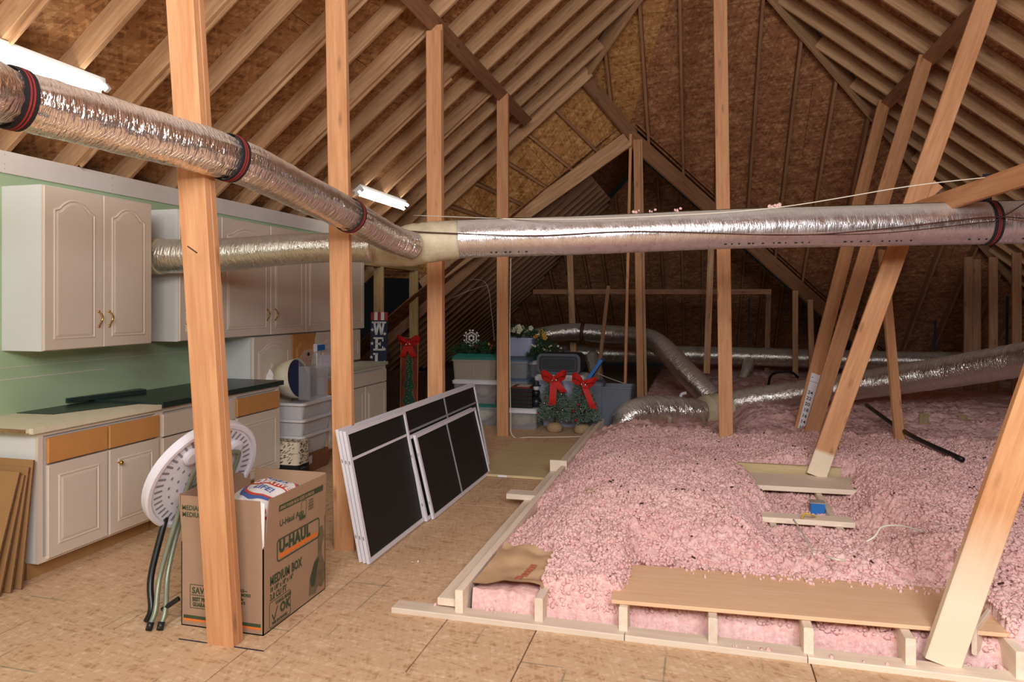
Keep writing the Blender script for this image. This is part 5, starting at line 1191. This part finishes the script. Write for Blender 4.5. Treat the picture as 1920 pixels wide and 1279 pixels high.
for k in range(6):
    a = math.radians(60*k+90); dv = Vector((math.cos(a), 0, math.sin(a))); pv = Vector((-math.sin(a), 0, math.cos(a))); o_ = Vector((0, -.003, cz)); s.bar(o_, o_+dv*.095, .03, .006, (0,1,0) if False else pv)
    for q in (.05, .085):
        for sg in (-1, 1): s.bar(o_+dv*q, o_+dv*(q+.02)+pv*(sg*.03), .02, .006, pv)
s.build('flake', M['sign_white'], t); MB().tube([(0,0,0), (0,0,.1)], .004, 6).build('stick', M['sign_white'], t)
greenery('cream silk flowers filling the lavender bin', (-2.50, 9.80, 1.08), .46, .36, .16, 12, M['pine_dark'], [(M['flower_w'], 14, .035)], 'silk_flowers', 120, 'flowers')
greenery('yellow silk flowers peeking out right of the post', (-2.18, 9.9, .95), .22, .2, .22, 14, M['pine_dark'], [(M['flower_y'], 6, .035)], 'silk_flowers', 60, 'flowers')
tote('grey tote under the yellow silk flowers', (-2.10, 9.92, .001), .26, .3, .94, M['plastic_grey'], M['plastic_grey'])
greenery('green wreath with small white blossoms on the grey clear bin', (-2.0, 9.40, .803), .46, .34, .20, 17, M['pine_dark'], [(M['flower_w'], 26, .014)], 'wreath', 320, 'wreath')

# ------------------------------------------------------------------ signs
def sign_frame(c, lean):
    return Matrix.Translation(c) @ Matrix.Rotation(.14, 4, 'Z') @ Matrix.Rotation(lean, 4, 'X')
wm = sign_frame(Vector((-3.84, 7.98, .0)), -.06)
ws = thing('welcome_sign', 'tall navy welcome board with stars and striped top', 'sign', (-3.84, 7.98, 0))
SH_ = 1.46; SW = .215
MB().box(-SW/2, SW/2, 0, .018, 0, SH_-.10).build('board', M['navy'], ws, matrix=wm, world=True)
for k in range(5): MB().box(-SW/2+k*SW/5, -SW/2+(k+1)*SW/5, 0, .018, SH_-.10, SH_).build('stripe', M['sign_red'] if k%2 == 0 else M['sign_white'], ws, matrix=wm, world=True)
def slab_letter(ch, z):
    """slab serif capital 0.17 tall"""
    h, w, s_, b = .165, .135, .034, .022; q = MB(); y0 = -.004
    def r(x0, x1, z0, z1): q.box(x0, x1, y0, .0, z+z0, z+z1)
    if ch == 'E': r(-w*.32,-w*.32+s_,0,h); r(-w*.5,w*.45,0,b); r(-w*.5,w*.45,h-b,h); r(-w*.3,w*.2,h/2-b/2,h/2+b/2); r(w*.45-.016,w*.45,0,.052); r(w*.45-.016,w*.45,h-.052,h); r(w*.2-.012,w*.2,h/2-.024,h/2+.024)
    elif ch == 'L': r(-w*.32,-w*.32+s_,0,h); r(-w*.5,w*.45,0,b); r(-w*.5,-w*.05,h-b,h); r(w*.45-.018,w*.45,0,.06)
    elif ch in 'WM':
        zz = (h, 0) if ch == 'W' else (0, h)
        for xa, xb in ((-.062,-.034),(-.034,0),(0,.034),(.034,.062)):
            up_ = xa in (-.062, 0); za, zb = (zz if up_ else zz[::-1])
            if ch == 'M': za, zb = (0, h) if up_ and xa < 0 else ((h, .03) if xa == -.034 else ((.03, h) if xa == 0 else (h, 0)))
            q.bar((xa, y0/2, z+za), (xb, y0/2, z+zb), .026, .004, (1,0,0))
        zs = h-b if ch == 'W' else 0
        for x in (-.062, .062) if ch == 'M' else (-.062, 0, .062): r(x-.028, x+.028, zs, zs+b)
    else:
        n = 24; rng_ = [i for i in range(n+1)]; a0, a1 = (math.radians(40), math.radians(320)) if ch == 'C' else (0, 2*math.pi)
        o_ = [(.062*math.cos(a0+(a1-a0)*i/n), z+h/2+h/2*math.sin(a0+(a1-a0)*i/n)) for i in rng_]; i_ = [(.032*math.cos(a0+(a1-a0)*i/n), z+h/2+(h/2-.026)*math.sin(a0+(a1-a0)*i/n)) for i in rng_]
        for i in range(n): q.prism([(o_[i][0], 0, o_[i][1]), (o_[i+1][0], 0, o_[i+1][1]), (i_[i+1][0], 0, i_[i+1][1]), (i_[i][0], 0, i_[i][1])], (0,y0,0))
        if ch == 'C': r(.03, .062, h*.62, h*.95)
    q.build('letter', M['sign_white'], ws, matrix=wm, world=True)
for i, ch in enumerate('WELCOME'): slab_letter(ch, SH_-.282-i*.196)
def star(x, z, r0):
    p = [(x+(r0 if k%2 == 0 else r0*.42)*math.cos(math.radians(90+36*k)), -.0, z+(r0 if k%2 == 0 else r0*.42)*math.sin(math.radians(90+36*k))) for k in range(10)]
    MB().prism(p, (0,-.003,0)).build('star', M['sign_white'], ws, matrix=wm, world=True)
for i, (x, z) in enumerate(((-.085, 1.24), (.075, 1.19), (-.085, 1.07), (.075, 1.0), (-.09, .9), (.08, .84), (-.085, .72))): star(x, z, .026)
tm = sign_frame(Vector((-3.56, 8.30, 0)), -.05)
ts = thing('tree_sign', 'tall rust red board painted with a stacked green christmas tree', 'sign', (-3.56, 8.30, 0))
MB().box(-.115, .115, 0, .016, 0, 1.13).build('board', M['sign_brick'], ts, matrix=tm, world=True)
MB().ring([(-.115,0,0),(.115,0,0),(.115,0,1.13),(-.115,0,1.13)], [(-.109,0,.006),(.109,0,.006),(.109,0,1.124),(-.109,0,1.124)], (0,-.004,0)).build('edge_line', M['gold'], ts, matrix=tm, world=True)
pts = []; zt = [.12, .32, .50, .66, .80]; 
for k, z in enumerate(zt): wdt = .098-.012*k; pts += [(wdt, z), (wdt*.72, z+.05), (.050-.006*k, z+.155)]
pts = pts[:-1]+[(0, .99)]
pol = [(x, 0, z) for x, z in pts]+[(-x, 0, z) for x, z in pts[::-1][1:]]
MB().prism(pol, (0,-.003,0)).build('painted_tree', M['sign_green'], ts, matrix=tm, world=True)
gold = MB(); pp = [Vector((x*1.06, -.003, z)) for x, y_, z in pol]
for a, b_ in zip(pp, pp[1:]): gold.bar(a, b_, .004, .002, (0,1,0))
gold.build('gold_outline', M['gold'], ts, matrix=tm, world=True)
dots = MB()
for k in range(30): 
    z = .15+.026*k; w_ = .07*(1-k/36); dots.ball((random.uniform(-w_, w_), -.004, z), .005, 6, 4)
dots.build('painted_lights', M['flower_w'], ts, matrix=tm, world=True)
bow('red bow with silver bells on the tree sign', tm @ Vector((0, -.03, 1.06)), .95, .14, ((-.08,-.18),(.08,-.18)))
o = MB().box(-.25, .25, -.2, .2, 0, .62).build('dark_cabinet', M['dim_wood'], None, matrix=Matrix.Translation((-3.84, 8.75, .001))); tag(o, 'dark wooden chest in the shadow between the two signs', 'chest')
MB().box(-.255, .255, -.205, .205, .62, .645).box(-.22, .22, -.204, -.2, .35, .58).box(-.22, .22, -.204, -.2, .06, .31).build('drawer_front', M['dim_wood'], o)

# ------------------------------------------------------------------ stack of bins in the cabinet gap
t = thing('brown_carton', 'brown closed carton on the floor under the milky bins', 'box', (-3.72, 5.92, .001)); MB().box(-.3, .24, -.3, .24, 0, .17).build('carton', M['brownbox'], t)
MB().box(.2402, .241, -.12, -.06, .08, .15).box(.2402, .241, -.16, -.10, .07, .085).build('label', M['lid_white'], t)
def milky(label, z, w, d, h, latch=True):
    t = tote(label, (-3.76, 5.90, z), w, d, h, M['plastic_milky'], None, taper=.88)
    MB().ring([(x,y,h-.02) for x,y in rrect(w+.05, d+.05, .05)], [(x,y,h-.02) for x,y in rrect(w, d, .04)], (0,0,.022)).build('lip', M['lid_white'], t)
    MB().box(-.08+.02, .06, -d/2-.034, -d/2-.02, h-.035, h+.006).build('latch', M['plastic_navy'], t) if latch else None
    return t
milky('lowest milky bin of the nested stack in the cabinet gap', .173, .60, .50, .19, False)
milky('middle milky bin with navy latch in the cabinet gap', .325, .64, .54, .19)
milky('top milky bin with navy latch in the cabinet gap', .475, .66, .56, .19)
t = thing('lampshade', 'cream round shade lying on its side on the top bin', 'lampshade', (-3.68, 5.92, .60))
mt = Matrix.Translation((-3.84, 5.95, .83)) @ Matrix.Rotation(math.pi/2-.15, 4, 'Y') @ Matrix.Rotation(.0, 4, 'Z')
MB().lathe([(.17,0),(.19,.17),(.183,.17),(.163,0)], 36).build('shade', M['pboard'], t, matrix=mt, world=True, smooth=True); MB().lathe([(.001,.15),(.176,.15),(.176,.156),(.001,.157)], 30).build('navy_disc', M['plastic_navy'], t, matrix=mt, world=True)
t = thing('clear_box', 'tall clear plastic box with hanging hole on the top bin', 'box', (-3.535, 5.98, .668))
MB().ring([(-.06,-.16,0),(.06,-.16,0),(.06,.16,0),(-.06,.16,0)], [(-.056,-.156,0),(.056,-.156,0),(.056,.156,0),(-.056,.156,0)], (0,0,.31)).build('walls', M['plastic_clear'], t)
bp = [(-.062, y_, z_) for y_, z_ in [(-.16,.0),(-.16,.38),(-.06,.46),(.06,.46),(.16,.38),(.16,.0)]]; MB().prism(bp, (.003,0,0)).build('hang_tab', M['plastic_clear'], t); MB().lathe([(.018,0),(.018,.004),(.001,.005)], 14).build('hang_hole', M['ink_black'], t, matrix=Matrix.Translation((-.056, 0, .415)) @ Matrix.Rotation(math.pi/2, 4, 'Y'))
t = thing('crumpled_bag', 'crumpled white plastic bag behind the lampshade', 'bag', (-3.92, 5.78, .662)); s = MB().ball((0,0,.13), .13, 12, 8, (.8,.6,1.3)).ball((.02,.03,.26), .05, 8, 6, (.6,.5,1.6)); s.v = [(x+random.uniform(-.018,.018), y+random.uniform(-.018,.018), max(0, z+random.uniform(-.018,.018))) for x, y, z in s.v]; s.build('film', M['paper_white'], t)
t = thing('quilted_bundle', 'cream stitched quilt folded beside the end of the base cabinets', 'quilt', (-3.52, 5.585, .14))
q0 = rrect(.25, .20, .04, 4); s = MB().frustum([(x,y,0) for x,y in q0], [(x*1.02,y*1.02,.10) for x,y in q0]); s.frustum([(x*1.0,y*1.0,.103) for x,y in q0], [(x*.98,y*.98,.2) for x,y in q0]); s.build('folded_layers', M['quilt'], t)
st = MB()
for k in range(40): x, y = random.uniform(-.10,.10), random.uniform(-.08,.08); a = random.uniform(0,3.14); st.bar((x,y,.2012), (x+.025*math.cos(a), y+.025*math.sin(a), .2012), .005, .002, (0,0,1))
for k in range(50): y, z = random.uniform(-.08,.08), random.uniform(.01,.19); st.bar((.1275,y,z), (.1275,y+.02*random.choice((-1,1)),z+.012), .004, .002, (0,0,1)); st.bar((y,-.1035,z), (y+.02,-.1035,z+.012), .004, .002, (0,0,1))
st.build('stitching', M['dim_wood'], t)['kind'] = 'stuff'
o = MB().box(-.12, .12, -.09, .09, 0, .135).build('dark_case', M['black_plastic'], None, matrix=Matrix.Translation((-3.52, 5.585, .001))); tag(o, 'low dark case under the stitched quilt', 'case')
MB().tube([(.122,-.06,.1), (.15,-.03,.115), (.15,.03,.115), (.122,.06,.1)], .008, 6).build('handle', M['black_plastic'], o)
t = thing('white_appliance', 'small white and blue gadget on the pale counter', 'gadget', (-3.86, 6.62, .882)); MB().box(-.1, .02, -.06, .1, .18, .26).box(-.05, -.01, .1, .4, .2, .225).box(-.06,.0,-.02,.04,0,.19).build('body', M['plastic_white'], t); MB().box(.021, .028, -.05, .09, .19, .25).box(-.08, .0, .4, .44, .17, .26).build('blue_trim', M['bluebox'], t)
MB().box(-.1, .0, .05, .4, 0, .13).build('base_block', M['plastic_white'], t)

# ------------------------------------------------------------------ convert lettering
bpy.context.view_layer.update(); dg = bpy.context.evaluated_depsgraph_get()
for ob, mt, m, parent, nm in TEXTS:
    me = bpy.data.meshes.new_from_object(ob.evaluated_get(dg)); me.materials.clear()
    if isinstance(parent, tuple):                # lettering that follows the bag
        bmt = bmesh.new(); bmt.from_mesh(me); bmesh.ops.triangulate(bmt, faces=bmt.faces); bmesh.ops.subdivide_edges(bmt, edges=[e for e in bmt.edges if e.calc_length() > .02], cuts=2); bmt.to_mesh(me); bmt.free()
        for v in me.vertices:
            w = mt @ v.co; p = on_bag(min(.97, w.x), min(.97, w.y)); v.co = p+Vector((0,0,w.z))
        link(nm, me, m, parent[1], Matrix.Identity(4), world=True)
    else: link(nm, me, m, parent, mt, world=True)
    cu = ob.data; bpy.data.objects.remove(ob); bpy.data.curves.remove(cu)

# ------------------------------------------------------------------ groups of like things
GROUPS = {'support_post': 'posts, braces and props under the roof', 'flexible_duct': 'foil ducts of the attic', 'wall_cabinet': 'white wall cabinets on the green wall',
  'stacked_cabinet': 'cabinets stacked below the wall cabinets', 'base_cabinet': 'base cabinets along the green wall', 'countertop': 'worktops along the green wall', 'flat_carton': 'flattened cartons by the cabinet',
  'strip_light': 'strip lights on the left slope', 'window_screen': 'window screens leaning in a stack', 'storage_bin': 'storage bins and totes', 'potted_pine': 'little potted pines',
  'ribbon_bow': 'red ribbon bows', 'bearing_board': 'boards over the joists', 'cross_board': 'loose pale boards in the insulation', 'cable': 'cables on the insulation', 'string': 'thin strings', 'cord': 'thin cords',
  'hanging_strap': 'dark straps hanging far back', 'silk_flowers': 'silk flowers in bins'}
for o in bpy.data.objects:
    if o.parent is None and 'category' in o and 'group' not in o:
        g_ = GROUPS.get(o.name.split('.')[0])
        if g_: o['group'] = g_
